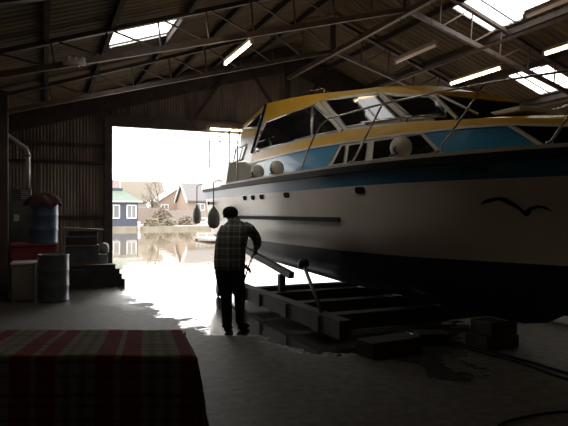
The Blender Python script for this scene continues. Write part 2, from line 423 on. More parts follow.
mb.box((RX, Y1-.22, 5.05), (.14, .1, 2.1))
mb.beam((5.2, Y1-.2, 5.7), (6.0, Y1-.2, 4.6), .05, .09); mb.beam((4.69, Y1-.2, 5.6), (3.6, Y1-.2, 4.05), .05, .09)
mb.beam((2*RX-5.2, Y1-.2, 5.7), (2*RX-6.0, Y1-.2, 4.6), .05, .09); mb.beam((2*RX-4.69, Y1-.2, 5.6), (2*RX-3.6, Y1-.2, 4.05), .05, .09)
tag(mb.build('trim_7', M['dark_steel']), 'dark post and diagonal braces on the back gable', None, None, 'structure')

# ------------------------------------------------------------------ trusses
def tb(x): return 5.5 - .28*abs(x-RX)       # bottom chord height
def tt(x): return roofz(x) - .13
def make_truss(y, label):
    t = thing('roof_truss', label, 'truss', (RX, y, 0), 0, 'steel lattice roof trusses')
    for s in (-1, 1):
        xe = RX + s*7.05
        MB().beam((RX, y, tb(RX)), (xe, y, tb(xe)), .07, .045).beam((RX, y-.03, tb(RX)+.03), (xe, y-.03, tb(xe)+.03), .012, .08).build('bottom_chord', M['steel_light'], t)
        MB().beam((RX, y, tt(RX)), (xe, y, tt(xe)), .1, .07).build('top_chord', M['steel'], t)
        MB().beam((xe+s*.08, y, 0), (xe+s*.08, y, tt(xe)+.05), .16, .16).build('column', M['steel'], t)
        n = 9
        for k in range(n):
            xa = RX + s*7.05*(k+.0)/n; xb = RX + s*7.05*(k+1)/n
            xm = (xa+xb)/2 + s*.18
            if k: MB().beam((xa+s*.06, y, tt(xa)), (xa, y, tb(xa)), .022, .026).build('web_brace', M['steel_light'], t)
            MB().beam((xa, y, tb(xa)), (xb, y, tt(xb)), .022, .026).build('web_brace', M['steel_light'], t)
    MB().beam((RX, y, tb(RX)-.05), (RX, y, roofz(RX)-.1), .1, .1).build('king_post', M['steel'], t)
    return t
tr = make_truss(11.8, 'far lattice roof truss next to the back gable wall')
dup(tr, (RX, 8.83, 0), 'middle lattice roof truss crossing in front of the left roof light')
dup(tr, (RX, 5.86, 0), 'nearest lattice roof truss high at the top left corner')

# longitudinal members
def purlin(x, i, label):
    z = roofz(x)
    o = MB().box((x, (2.5+Y1)/2, z-.075), (.07, Y1-2.5-.2, .12), Euler((0, 0, 0))).build('roof_purlin', M['purlin'])
    tag(o, label, 'purlin', 'timber roof purlins')
ords = ['first', 'second', 'third', 'fourth', 'fifth', 'sixth', 'seventh']
for i, x in enumerate((.02, 1.0-.05, 2.15, 3.15, 4.2, 5.3)): purlin(x, i, 'dark roof purlin, %s from the left wall under the left slope' % ords[i])
for i, x in enumerate((7.7, 9.05, 10.32, 11.75, 12.9)): purlin(x, i, 'dark roof purlin, %s below the ridge under the right slope' % ords[i])
tag(MB().beam((RX, 3, 5.47), (RX, Y1-.25, 5.47), .09, .11).build('ridge_tie', M['steel_light']), 'long steel tie running below the ridge between trusses', 'beam')
tag(MB().beam((8.2, 3, 4.96), (8.2, Y1-.25, 4.96), .05, .05).build('roof_tie', M['steel_light']), 'thin steel tie running under the right roof slope', 'beam')
tag(MB().beam((10.9, 3, 4.16), (10.9, Y1-.25, 4.16), .05, .05).build('roof_tie', M['steel']), 'thin dark tie low under the right roof slope, crossing the lower roof light', 'beam')
# pale bundle wedged on the middle truss
mb = MB()
for k in range(5): mb.tube([(.28+.05*k, 8.74, 3.79+.02*math.sin(k*2)), (.33+.05*k, 8.72, 3.9+.015*math.cos(k*3))], [.04, .03], 6)
mb.tube([(.24, 8.72, 3.8), (.56, 8.72, 3.83)], .035, 6)
tag(mb.build('rag_bundle', M['cab_white']), 'pale bundle of rag tied on the chord of the middle truss', 'rag')

# ------------------------------------------------------------------ fluorescent lights
def tube_light(c, L, ax, label, lit=True, z_hang=None):
    t = thing('fluorescent_light', label, 'light', c, 0, 'fluorescent batten lights')
    x, y, z = c; h = L/2
    if ax == 'y': a, b = (x, y-h, z), (x, y+h, z); hs = (.07, L, .05)
    else: a, b = (x-h, y, z), (x+h, y, z); hs = (L, .07, .05)
    MB().box((x, y, z+.055), hs, bev=.01).build('housing', M['housing'], t)
    MB().tube([a, b], .024, 10).build('tube', M['tube'] if lit else M['tube_dim'], t)
    for p in (a, b): MB().box((p[0], p[1], p[2]+.01), (.05, .05, .07)).build('end_cap', M['housing'], t)
    if z_hang:
        for p in (a, b):
            q = Vector(p)*.75 + Vector(c)*.25
            MB().tube([(q.x, q.y, z+.08), (q.x, q.y, roofz(q.x)-.02)], .004, 5).build('hanger', M['dark_steel'], t)
    return t
tube_light((2.885, 8.58, 4.2), 1.35, 'y', 'lit fluorescent tube hanging left of the boat roof', z_hang=1)
tube_light((5.56, 7.43, 4.2), 1.1, 'y', 'dim, faintly glowing reddish fluorescent tube hanging above the boat roof', lit=False, z_hang=1)
tube_light((7.5, 8.2, 4.2), 1.37, 'y', 'bright fluorescent tube hanging above the boat bow rail', z_hang=1)
tube_light((7.5, 5.85, 4.2), 1.5, 'y', 'bright fluorescent tube at the right picture edge', z_hang=1)
tube_light((5.85, 4.8, 4.2), 1.3, 'y', 'fluorescent fitting seen against the large roof light', lit=False, z_hang=1)
tube_light((4.53, Y1-.3, 3.87), .95, 'x', 'lit fluorescent tube fixed under the doorway lintel')
tube_light((2.885, 4.9, 4.35), 1.35, 'y', 'lit fluorescent tube at the top edge above the boat cabin', z_hang=1)
tube_light((9.9, 6.9, 3.3), 1.3, 'y', 'lit fluorescent tube low beyond the boat foredeck', z_hang=1)

for x, nm in ((2.885, 'left'), (7.5, 'right'), (11, 'far right')):  # unseen tubes added as fill to brighten the person and hull
    tube_light((x, .5, 4.2), 1.37, 'y', 'added fill fluorescent tube of the %s row, unseen behind the view' % nm, z_hang=1)

# ------------------------------------------------------------------ outside
M['apron'] = mat('wet_slipway', (.2, .19, .17), .12, 0, .2, 3)
M['bank'] = mat('pale_bank_ground', (.2, .175, .14), .9, 0, .25, .8)
M['dblue'] = mat('blue_grey_boards', (.04, .05, .075), .6, 0, .1, 3)
M['green_roof'] = mat('pale_green_roof', (.11, .15, .122), .7, 0, .1, 2)
M['white_frame'] = mat('white_frame', (.55, .55, .55), .5)
M['pane'] = mat('window_pane', (.13, .14, .15), .15)
M['render_white'] = mat('white_render', (.3, .28, .26), .8)
M['brick'] = mat('orange_brick', (.24, .18, .145), .85, 0, .1, 6)
M['tile_tan'] = mat('tan_roof_tiles', (.15, .13, .105), .85, 0, .1, 5)
M['tile_grey'] = mat('grey_roof_tiles', (.125, .118, .122), .85, 0, .08, 5)
M['tile_pink'] = mat('pink_roof_tiles', (.17, .13, .125), .85, 0, .1, 5)
M['fence'] = mat('fence_boards', (.2, .16, .14), .85, 0, .15, 4)
M['fence_pale'] = mat('pale_fence_boards', (.22, .195, .175), .85, 0, .1, 4)
M['hedge'] = mat('twiggy_hedge', (.16, .13, .1), .9, 0, .4, 3)
M['reed'] = mat('dry_grass', (.19, .17, .12), .9, 0, .4, 3)
M['bark'] = mat('bare_bark', (.12, .1, .08), .9)
tag(MB().face([(-30, Y1+1.2, -.28), (90, Y1+1.2, -.28), (90, 67, -.28), (-30, 67, -.28)]) and None or None) if False else None
mb = MB(); mb.face([(-60, Y1+.9, -.28), (120, Y1+.9, -.28), (120, 75, -.28), (-60, 75, -.28)])
tag(mb.build('river_water', M['water']), 'calm river water outside the doorway', 'water', None, 'structure').name = 'trim_20'
mb = MB(); mb.prism([(Y1, -.002), (Y1+.5, -.01), (Y1+2.5, -.45), (Y1+2.5, -.6), (Y1, -.6)], 'x', DX0-1.5, DX1+1.5)
tag(mb.build('trim_21', M['apron']), 'wet slipway running down into the water', None, None, 'structure')
mb = MB(); mb.box((30, 165, -.15), (260, 204.5, .5))
tag(mb.build('trim_22', M['bank']), 'pale far river bank', None, None, 'structure')

def window_part(parent, x, y, z, w, h, frame=.09, n=2):
    # window in a wall facing -y
    mb = MB()
    mb.box((x-w/2, y, z), (frame, .08, h)); mb.box((x+w/2, y, z), (frame, .08, h))
    mb.box((x, y, z+h/2), (w+frame, .08, frame)); mb.box((x, y, z-h/2), (w+frame, .08, frame))
    for k in range(1, n): mb.box((x-w/2+w*k/n, y, z), (frame*.8, .08, h))
    o = mb.build('window', M['white_frame'], parent)
    MB().box((x, y+.03, z), (w, .03, h)).build('pane', M['pane'], o)
# blue-grey pavilion
sh = thing('garden_pavilion', 'blue-grey boarded pavilion with pale green roof by the water', 'shed', (7.4, 65, .1))
MB().box((6.2, 65.8, 1.5), (6.9, 3.6, 2.9)).build('wall', M['dblue'], sh)
MB().box((6.2, 65.4, -.02), (7.4, 5.2, .22)).build('deck', M['timber_brown'], sh)
mb = MB(); a = [(2.3, 63.6), (10.1, 63.6), (10.1, 68), (2.3, 68)]; b_ = [(4.4, 65.4), (8.0, 65.4), (8.0, 66.2), (4.4, 66.2)]
A = [mb.bm.verts.new((x, y, 2.92)) for x, y in a]; B = [mb.bm.verts.new((x, y, 4.25)) for x, y in b_]
for k in range(4): mb.bm.faces.new((A[k], A[(k+1) % 4], B[(k+1) % 4], B[k]))
mb.bm.faces.new(B); mb.bm.faces.new(A[::-1])
mb.build('roof', M['green_roof'], sh)
MB().box((6.2, 65.8, 4.35), (3.9, 1.2, .22)).build('roof_cap', M['dblue'], sh)
MB().box((6.2, 63.62, 2.88), (7.8, .1, .14)).build('gutter', M['white_frame'], sh)
for x, w in ((7.0, 1.25), (8.95, 1.0), (4.6, 1.2)): window_part(sh, x, 63.95, 1.75, w, 1.45, .12)
tag(MB().tube([(9.55, 62.6, -.3), (9.55, 62.6, .5)], .14, 8).lathe((9.55, 62.6, .5), [(.2, 0), (.16, .1), (.02, .18)], 8).build('mooring_post', M['white_frame']), 'short white mooring post at the corner of the pavilion deck', 'post')

def house(x0, x1, y0, y1, ze, zr, wall, roof, label, wins=(), verge=True, name='house', zb=.1):
    t = thing(name, label, 'house', ((x0+x1)/2, y0, zb))
    ym = (y0+y1)/2
    MB().prism([(y0, zb), (y1, zb), (y1, ze), (ym, zr-.1), (y0, ze)], 'x', x0, x1).build('wall', wall, t)
    mb = MB()
    for ye in (y0-.4, y1+.4):
        mb.prism([(ye, ze-.15), (ym, zr), (ym, zr+.2), (ye, ze+.05)], 'x', x0-.3, x1+.3)
    mb.build('roof', roof, t)
    if verge:
        for xx in (x0-.45, x1+.3):
            MB().prism([(y0-.4, ze-.35), (ym, zr-.1), (y1+.4, ze-.35), (y1+.4, ze+.1), (ym, zr+.3), (y0-.4, ze+.1)], 'x', xx, xx+.15).build('verge_board', M['white_frame'], t)
    for (x, z, w, h) in wins: window_part(t, x, y0-.05, z, w, h, .14)
    return t
house(5.0, 11.6, 97, 104, 3.4, 7.2, M['render_white'], M['tile_pink'], 'house with pinkish roof behind the pavilion', [(8, 2.2, 1, 1.1)])
house(12.7, 20.0, 101, 109, 3.6, 7.3, M['render_white'], M['tile_tan'], 'white house with tan tiled roof, middle of the three houses', [(14.5, 2.4, 1.2, 1.1), (17.5, 2.4, 1.2, 1.1)])
# white gable front facing the water
t = thing('gabled_house', 'brick gable end with a broad white verge between the tan and grey roofs', 'house', (19.2, 94, .1))
MB().prism([(16.3, .1), (21.3, .1), (21.3, 6.2), (16.3, 3.0)], 'y', 94, 97).build('wall', M['brick'], t)
window_part(t, 18.6, 93.95, 2.5, 1.2, 1.0, .14)
MB().beam((15.6, 93.7, 2.8), (21.2, 93.7, 6.5), .3, .8).build('verge_board', M['white_frame'], t)
house(20.4, 34.0, 84.5, 92.5, 3.5, 6.3, M['brick'], M['tile_grey'], 'orange brick house with grey tiled roof and paired windows', [(22.3, 2.55, 1.3, 1.0), (25.2, 2.55, 1.3, 1.0), (28.5, 2.55, 1.3, 1.0)])
# fences
def fence(x0, x1, y, h, m, label):
    t = thing('fence', label, 'fence', ((x0+x1)/2, y, .1))
    mb = MB(); n = int((x1-x0)/.3)
    for k in range(n): mb.box((x0+(x1-x0)*(k+.5)/n, y, .1+h/2), ((x1-x0)/n*.94, .05, h-.04*(k % 2)))
    mb.build('boards', m, t)
    mb = MB(); mb.box(((x0+x1)/2, y+.05, .5), (x1-x0, .05, .1)); mb.box(((x0+x1)/2, y+.05, h-.3), (x1-x0, .05, .1)); mb.build('rail', m, t)
    for k in range(int((x1-x0)/2.5)+1): MB().box((x0+2.5*k, y+.02, .1+h/2), (.14, .14, h+.15)).build('post', m, t)
fence(10.6, 15.2, 76, 2.2, M['fence'], 'brown board fence right of the pavilion')
fence(15.3, 24.5, 78, 1.9, M['fence_pale'], 'pale board fence in front of the brick house')
# white railing at the quay
t = thing('quay_railing', 'low white railing on the far bank below the brick house', 'railing', (17.5, 68, .1))
for z in (.45, .95): MB().box((18.2, 68, z), (3.6, .08, .14)).build('rail', M['white_frame'], t)
for k in range(4): MB().box((16.5+1.13*k, 68, .55), (.12, .12, 1.0)).build('post', M['white_frame'], t)
tag(MB().box((17.2, 64.4, .0), (7, 2.2, .25)).build('landing_slab', M['white_frame']), 'pale concrete landing at the water edge on the far bank', 'landing')

def bush(name, c, r, n, m, label, cat, leaf=.12, group=None):
    mb = MB()
    for k in range(n):
        while True:
            p = Vector((random.uniform(-1, 1), random.uniform(-1, 1), random.uniform(0, 1)))
            if p.length < 1 and (p.length > .55 or random.random() < .3): break
        q = Vector((c[0]+p.x*r[0], c[1]+p.y*r[1], c[2]+p.z*r[2]))
        u = Vector((random.gauss(0, 1), random.gauss(0, 1), random.gauss(0, 1))).normalized(); v = u.orthogonal().normalized()
        s = leaf*random.uniform(.6, 1.4)
        mb.face([q-u*s-v*s*.6, q+u*s-v*s*.6, q+u*s+v*s*.6, q-u*s+v*s*.6])
    for k in range(6):
        a = random.uniform(0, 2*PI); mb.tube([(c[0], c[1], c[2]-.1), (c[0]+math.cos(a)*r[0]*.5, c[1]+math.sin(a)*r[1]*.5, c[2]+r[2]*.7)], [.05, .02], 5)
    tag(mb.build(name, m, recalc=False), label, cat, group)
bush('willow_bush', (13.6, 70, 0), (1.5, 1.2, 2.3), 900, M['hedge'], 'tall russet twiggy bush in the middle of the far bank', 'bush')
bush('shrub', (11.3, 64.4, 0), (1.0, .7, 1.1), 500, M['reed'], 'low yellowish shrub beside the pavilion', 'bush')
bush('shrub', (13.4, 64.6, 0), (1.0, .7, 1.0), 500, M['reed'], 'low dry shrub in front of the russet bush', 'bush')
bush('shrub', (15.8, 66, 0), (1.1, .9, 1.4), 500, M['hedge'], 'round brown shrub left of the white railing', 'bush')
def bare_tree(c, H, label):
    t = thing('bare_tree', label, 'tree', c); x, y, z = c
    MB().tube([(x, y, z-.1), (x+.1, y, z+H*.3), (x, y, z+H*.55)], [.22, .17, .1], 7).build('trunk', M['bark'], t)
    mb = MB()
    def br(p, d, L, r, dep):
        q = p + d*L; mb.tube([p, (p+q)/2+Vector((random.gauss(0, .05), random.gauss(0, .05), 0))*L, q], [r, r*.8, r*.55], 4)
        if dep:
            for k in range(3): br(q if k else (p+q)/2, (d+Vector((random.gauss(0, .5), random.gauss(0, .5), random.gauss(.15, .3)))).normalized(), L*.68, r*.55, dep-1)
    for k in range(6): br(Vector((x, y, z+H*(.28+.05*k))), Vector((random.gauss(0, .6), random.gauss(0, .6), .8)).normalized(), H*.22, .08, 3)
    mb.build('branches', M['bark'], t)
bare_tree((15.6, 84, .1), 7.5, 'bare tree in front of the tan roofed house')
bare_tree((14.1, 80, .1), 4.2, 'small bare tree above the brown board fence')
bare_tree((25.5, 80.5, .1), 7.0, 'bare tree beyond the boat stern')
# jetty and reflected posts
t = thing('jetty', 'low pale wooden jetty on the water behind the boat stern', 'jetty', (10.5, 36, -.28))
MB().box((10.9, 36, -.12), (2.8, 4.4, .12)).build('platform', M['fence_pale'], t)
for x in (9.7, 12.1):
    for y in (34.2, 37.8): MB().tube([(x, y, -.8), (x, y, -.05)], .09, 8).build('post', M['timber'], t)

# ------------------------------------------------------------------ BOAT
BC = 5.05
DECK = [(2.95, 0.0), (3.05, .08), (3.3, .25), (3.6, .44), (4.0, .66), (4.5, .89), (5, 1.06), (5.5, 1.19), (6, 1.28), (7, 1.37), (9, 1.4), (12, 1.36), (14, 1.26)]
CHN = [(3.55, 0), (3.75, .08), (4.0, .18), (4.5, .42), (5, .66), (5.5, .86), (6, 1.0), (7, 1.14), (9, 1.2), (12, 1.16), (14, 1.05)]
CZ = [(3.55, 1.45), (4, 1.35), (4.5, 1.26), (5.5, 1.12), (7, 1.08), (14, 1.1)]
CABT = [(3.7, .08), (3.9, .15), (4.3, .35), (4.6, .52), (5, .67), (5.5, .79), (6, .86), (7, .95), (8, 1.0), (9, 1.03), (12, 1.0), (14, .95)]
def smooth_tab(tab, y): # light smoothing of the piecewise table
    return (interp(tab, y-.15) + 2*interp(tab, y) + interp(tab, y+.15))/4
def deckh(y): return max(0, smooth_tab(DECK, y)) if y > 3.3 else interp(DECK, y)
def hullx(y, z, off=0):
    cz = interp(CZ, y); f = max(0, min(1, (z-cz)/(2.24-cz)))
    return BC - (interp(CHN, y)*(1-f)+deckh(y)*f) - off
def cabx(y, z, off=0): return BC - smooth_tab(CABT, y) + .15*(z-2.25) - off

boat = thing('cabin_cruiser', 'large white and blue motor cruiser with yellow cabin roof, propped on cradle', 'boat', (BC, 8.5, 0))
S = [1-(1-k/70)**1.25 if False else k/70 for k in range(71)]
S = [math.sin(s*PI/2)**1.0 for s in S]
keelz = [(4.6, .33), (9, .33), (12, .43), (14, .5)]
rows = []
def rowpts(yend, hb, zf):
    r = []
    for s in S:
        y = 14-(14-yend)*s; r.append((max(0, hb(s, y)), y, zf(s, y)))
    return r
def chmap(s): return interp(CHN, 14-(14-3.55)*s)
def endblend(s, z0, z1, s0=.88):
    f = max(0, (s-s0)/(1-s0)); return z0+(z1-z0)*f*f
R = [
 rowpts(4.72, lambda s, y: .03*(1-s**30), lambda s, y: interp(keelz, y)),
 rowpts(4.4, lambda s, y: .05*(1-s**30), lambda s, y: endblend(s, interp(keelz, y)+.06, .40)),
 rowpts(4.0, lambda s, y: .5*chmap(s), lambda s, y: endblend(s, interp([(5, .55), (9, .6), (14, .78)], y), .61)),
 rowpts(3.85, lambda s, y: .86*chmap(s), lambda s, y: endblend(s, interp([(5, .78), (9, .82), (14, .92)], y), .85)),
 rowpts(3.72, lambda s, y: .97*chmap(s), lambda s, y: 1.055),
]
hull_top = []
for f, ye in ((0, 3.55), (.3, 3.4), (.55, 3.25), None and (0, 0) or (.754, 3.12), (.9, 3.03), (1.0, 2.95)):
    def hb(s, y, f=f):
        return chmap(s)*(1-f)+deckh(14-(14-2.95)*s)*f
    def zf(s, y, f=f):
        cz = interp(CZ, 14-(14-3.55)*s); return cz*(1-f)+2.24*f
    R.append(rowpts(ye, hb, zf))
# force exact level lines for the colour bands
for j, z in ((8, 1.96), (9, 2.13)): R[j] = [(h, y, z) for h, y, _ in R[j]]
mb = MB()
for sgn in (-1, 1):
    vr = [[mb.bm.verts.new((BC+sgn*h, y, z)) for h, y, z in r] for r in R]
    for j, (a, b) in enumerate(zip(vr, vr[1:])):
        mi = 1 if j < 4 else (2 if j in (8,) else (3 if j == 9 else 0))
        for k in range(len(a)-1):
            f = mb.bm.faces.new((a[k], a[k+1], b[k+1], b[k])); f.smooth = True; f.material_index = mi
# transom
n = len(R)
for j in range(n-1):
    a, b = R[j][0], R[j+1][0]
    f = mb.face([(BC-a[0], 14, a[2]), (BC+a[0], 14, a[2]), (BC+b[0], 14, b[2]), (BC-b[0], 14, b[2])], 1 if j < 4 else 0)
a = R[0]
for k in range(len(a)-1):
    mb.face([(BC-a[k][0], a[k][1], a[k][2]), (BC+a[k][0], a[k][1], a[k][2]), (BC+a[k+1][0], a[k+1][1], a[k+1][2]), (BC-a[k+1][0], a[k+1][1], a[k+1][2])], 1)
bmesh.ops.remove_doubles(mb.bm, verts=mb.bm.verts, dist=.0005)
mb.build('hull', [M['hull_white'], M['antifoul'], M['hull_blue'], M['black_rubber']], boat)
# deck
YS = [14-(14-2.96)*s for s in S]
mb = MB(); mb.grid([[(BC-deckh(y)+.01, y, 2.235) for y in YS], [(BC+deckh(y)-.01, y, 2.235) for y in YS]], smooth=False)
mb.build('deck', M['cab_white'], boat)
def sweep(name, m, zb, zt, o1, o2, ys=YS, xf=None, both=True, parent=None):
    mb = MB(); xf = xf or (lambda y: BC-deckh(y))
    for sgn in ((1, -1) if both else (1,)):
        rows = []
        for y in ys:
            x = xf(y)
            P = [(x-o1, y, zb), (x-o1, y, zt), (x+o2, y, zt), (x+o2, y, zb)]
            rows.append([(p[0] if sgn > 0 else 2*BC-p[0], p[1], p[2]) for p in P])
        mb.grid(rows, close=True, smooth=False)
        mb.face(rows[0]); mb.face(rows[-1][::-1])
    return mb.build(name, m, parent or boat)
sweep('rubbing_strake', M['black_rubber'], 2.135, 2.225, .03, .01)
sweep('toe_rail', M['fender_dull'], 2.225, 2.265, .012, .05)
ysk = [6.86+(11.9-6.86)*k/14 for k in range(15)]
sweep('side_strake', M['navy'], 1.475, 1.54, .035, .02, ysk, lambda y: hullx(y, 1.5))
# stern swim platform and exhausts
MB().box((BC, 14.25, 1.38), (2.2, .5, .06), bev=.02).build('swim_platform', M['cab_white'], boat)
for z, y in ((1.84, 13.2), (1.42, 13.1)):
    x = hullx(y, z); MB().tube([(x+.02, y, z), (x-.12, y, z)], .035, 10).tube([(x-.12, y, z), (x-.15, y, z)], .045, 10, mi=1).build('exhaust_outlet', [M['cab_white'], M['black_rubber']], boat)
# small portholes
for y, w in ((10.62, .16), (10.13, .16), (9.63, .17), (8.47, .2), (6.29, .2)):
    z = 1.9; mb = MB(); ring = []
    for k in range(16):
        a = 2*PI*k/16; dy = w/2*math.copysign(abs(math.cos(a))**.6, math.cos(a)); dz = .045*math.copysign(abs(math.sin(a))**.6, math.sin(a))
        ring.append((y+dy, z+dz))
    mb.grid([[(hullx(a, b, .0), a, b) for a, b in ring], [(hullx(a, b, .018), a, b) for a, b in ring]], close=True)
    mb.face([(hullx(a, b, .016), a, b) for a, b in ring])
    mb.build('porthole', M['dull_black'], boat)

# conforming flat art on the hull: gull emblem and lettering
def conform(name, poly, off, m, parent=boat, surf=hullx):
    mb = MB(); f = mb.face([(0, y, z) for y, z in poly])
    bmesh.ops.triangulate(mb.bm, faces=[f])
    bmesh.ops.subdivide_edges(mb.bm, edges=[e for e in mb.bm.edges if e.calc_length() > .12], cuts=2, use_grid_fill=False)
    bmesh.ops.triangulate(mb.bm, faces=mb.bm.faces)
    for v in mb.bm.verts: v.co.x = surf(v.co.y, v.co.z, off)
    return mb.build(name, m, parent, recalc=True)
gull = [(4.67, 1.68), (4.62, 1.725), (4.57, 1.75), (4.46, 1.77), (4.39, 1.76), (4.32, 1.7), (4.27, 1.62), (4.21, 1.66), (4.13, 1.68), (4.07, 1.66), (4.03, 1.61), (4.09, 1.64), (4.14, 1.655), (4.2, 1.63), (4.24, 1.575), (4.28, 1.565), (4.32, 1.64), (4.38, 1.71), (4.46, 1.735), (4.57, 1.72), (4.62, 1.70)]
g = conform('gull_emblem', gull, .012, M['navy']); g['label'] = 'black flying gull emblem on the white bow'
def lettering(name, s, y, z, size, m, wy):
    cu = bpy.data.curves.new('txt', 'FONT'); cu.body = s; cu.size = size; cu.resolution_u = 3
    to = bpy.data.objects.new('txt', cu); COL.objects.link(to)
    bpy.context.view_layer.update()
    me = bpy.data.meshes.new_from_object(to.evaluated_get(bpy.context.evaluated_depsgraph_get()))
    bpy.data.objects.remove(to)
    mb = MB(); mb.bm.from_mesh(me); mb.bm.faces.ensure_lookup_table()
    mx = max(v.co.x for v in mb.bm.verts)
    for v in mb.bm.verts:
        yy = y - v.co.x*wy/mx; zz = z + v.co.y; v.co = (hullx(yy, zz, .013), yy, zz)
    return mb.build(name, m, boat)
M['ochre'] = mat('ochre_lettering', (.3, .17, .05), .5)
lettering('registration_lettering', 'S798E', 4.76, 2.03, .1, M['navy'], .31)
lettering('registration_number', '24', 4.41, 2.035, .08, M['ochre'], .11)

# superstructure
YB = [(3.7, 2.47), (4.0, 2.5), (4.5, 2.57), (4.94, 2.59), (5.5, 2.61), (6, 2.63), (7.2, 2.67), (8.4, 2.7), (10.6, 2.7), (11.3, 2.7), (14, 2.7)]
YT = [(3.7, 2.5), (4.0, 2.56), (4.56, 2.64), (5.22, 2.7), (6.0, 2.77), (7.23, 2.84), (8.36, 2.85), (11.3, 2.88), (14, 2.88)]
ROOF = [(5.45, 3.06), (5.7, 3.13), (6.0, 3.25), (6.63, 3.38), (6.87, 3.4), (8.36, 3.62), (9.46, 3.76), (10.76, 3.9)]
WT = [(5.45, 3.02), (6.36, 3.22), (6.54, 3.27), (8.05, 3.46), (8.5, 3.46), (10.62, 3.5)]
def tier(name, ys, zb, zt, m, off=0.0, camber=0.0, parent=boat, extra=None):
    mb = MB(); rows = []
    for y in ys:
        b, t_ = zb(y), zt(y); xb = cabx(y, b, off); xt = cabx(y, t_, off)
        row = [(xb, y, b), (xt, y, t_)]
        for f in (.2, .5, .8): row.append((xt+(2*(BC-xt))*f, y, t_+camber*4*f*(1-f)))
        row += [(2*BC-xt, y, t_), (2*BC-xb, y, b)]
        rows.append(row)
    mb.grid(rows, close=True, smooth=False)
    mb.face(rows[0]); mb.face(rows[-1][::-1])
    return mb.build(name, m, parent)
def lin(a, b, n): return [a+(b-a)*k/n for k in range(n+1)]
tier('lower_cabin', lin(12.4, 3.75, 30), lambda y: 2.2, lambda y: interp(YB, y)+.01, M['cab_white'])
tier('yellow_band', lin(11.25, 3.72, 30), lambda y: interp(YB, y), lambda y: interp(YT, y), M['yellow'], .02, .05)
tier('cove_line', lin(11.2, 3.73, 30), lambda y: interp(YB, y)-.025, lambda y: interp(YB, y)+.005, M['cab_white'], .028)
tier('upper_cabin', lin(10.9, 5.45, 24), lambda y: interp(YT, y)-.01, lambda y: interp(WT, y)+.01, M['cab_white'], 0)
tier('cabin_roof', lin(10.8, 5.42, 24), lambda y: interp(WT, y), lambda y: interp(ROOF, y), M['yellow'], .015, .07)
tier('roof_edge_trim', lin(7.6, 5.42, 10), lambda y: interp(WT, y)-.015, lambda y: interp(WT, y)+.02, M['cab_white'], .025)
# windscreen wedge
tier('windscreen', lin(5.44, 4.84, 4), lambda y: interp(YT, y)-.01, lambda y: 2.70+(y-4.84)/.6*.33, M['screen'], -.01, .0)
# blue side panels
def panel(name, poly, m, off, lab=None, parent=boat, mirror=True):
    o = conform(name, poly, off, m, parent, cabx)
    if lab: o['label'] = lab
    if mirror:
        mb = MB(); mb.bm.from_mesh(o.data)
        mb.bm.transform(WM[parent.name])
        for v in mb.bm.verts: v.co.x = 2*BC-v.co.x
        mb.build(name, m, parent)
    return o
panel('blue_side_panel', [(10.7, 2.3), (7.72, 2.3), (7.4, 2.66), (10.3, 2.69)], M['cab_blue'], .012)
panel('blue_side_panel', [(5.22, 2.29), (4.24, 2.29), (4.52, 2.565), (5.6, 2.61), (5.5, 2.59)], M['cab_blue'], .012)
panel('foredeck_window', [(4.46, 2.54), (4.18, 2.31), (3.8, 2.31), (3.8, 2.46), (4.1, 2.5)], M['glass'], .014)
def border(poly, r, m, off, name='frame', parent=boat, surf=cabx):
    pts = [(surf(y, z, off), y, z) for y, z in poly]; mb = MB()
    n = len(pts)
    for k in range(n):
        mb.tube([pts[k], pts[(k+1) % n]], r, 6)
    return mb.build(name, m, parent)
def win(poly, fr=.014, m='glass', frm='alu'):
    o = panel('side_window', poly, M[m], .014, mirror=False)
    border(poly, fr, M[frm], .016, 'frame', o)
    return o
MB().beam((cabx(4.54, 2.57, .02), 4.54, 2.57), (cabx(4.2, 2.3, .02), 4.2, 2.3), .03, .03).build('window_post', M['cab_white'], boat)
win([(11.18, 2.93), (10.62, 3.48), (8.5, 3.44), (8.35, 2.9)])
win([(8.32, 2.9), (8.45, 3.45), (7.42, 2.87)])
# wheelhouse window with curtain behind clear glass
w3 = [(8.02, 3.45), (6.55, 3.26), (6.0, 2.85), (7.27, 2.9)]
win(w3)
win([(6.34, 3.2), (5.55, 3.04), (5.28, 2.86), (5.26, 2.75), (5.78, 2.8)])
# white pillars
for a, b in (((8.28, 3.46), (7.38, 2.85)), ((6.5, 3.25), (5.88, 2.8)), ((5.47, 3.04), (5.1, 2.7))):
    MB().beam((cabx(*a, .02), *a), (cabx(*b, .02), *b), .07 if a[0] > 6 else .035, .03, up=(1, 0, 0)).build('pillar', M['cab_white'], boat)
MB().tube([(cabx(5.4, 3.03, .01), 5.4, 3.03), (cabx(4.86, 2.72, .01), 4.86, 2.72)], .014, 6).build('pillar', M['cab_white'], boat)
# black raked edge at the rear of the saloon window
MB().beam((cabx(10.78, 3.88, .03), 10.78, 3.88), (cabx(11.28, 2.9, .03), 11.28, 2.9), .05, .04, up=(1, 0, 0)).build('rear_pillar', M['black_rubber'], boat)
# lower windows (white frame + four dark panes)
lowf = panel('lower_window_frame', [(7.62, 2.33), (7.31, 2.645), (5.58, 2.6), (5.23, 2.29)], M['cab_white'], .012, mirror=False)
for p in ([(7.52, 2.35), (7.31, 2.61), (7.22, 2.61), (7.22, 2.35)], [(7.12, 2.34), (7.12, 2.6), (6.67, 2.59), (6.67, 2.34)], [(6.5, 2.34), (6.51, 2.59), (5.99, 2.575), (5.98, 2.34)], [(5.92, 2.33), (5.92, 2.575), (5.61, 2.57), (5.33, 2.33)]):
    conform('pane', p, .02, M['glass'], lowf, cabx)
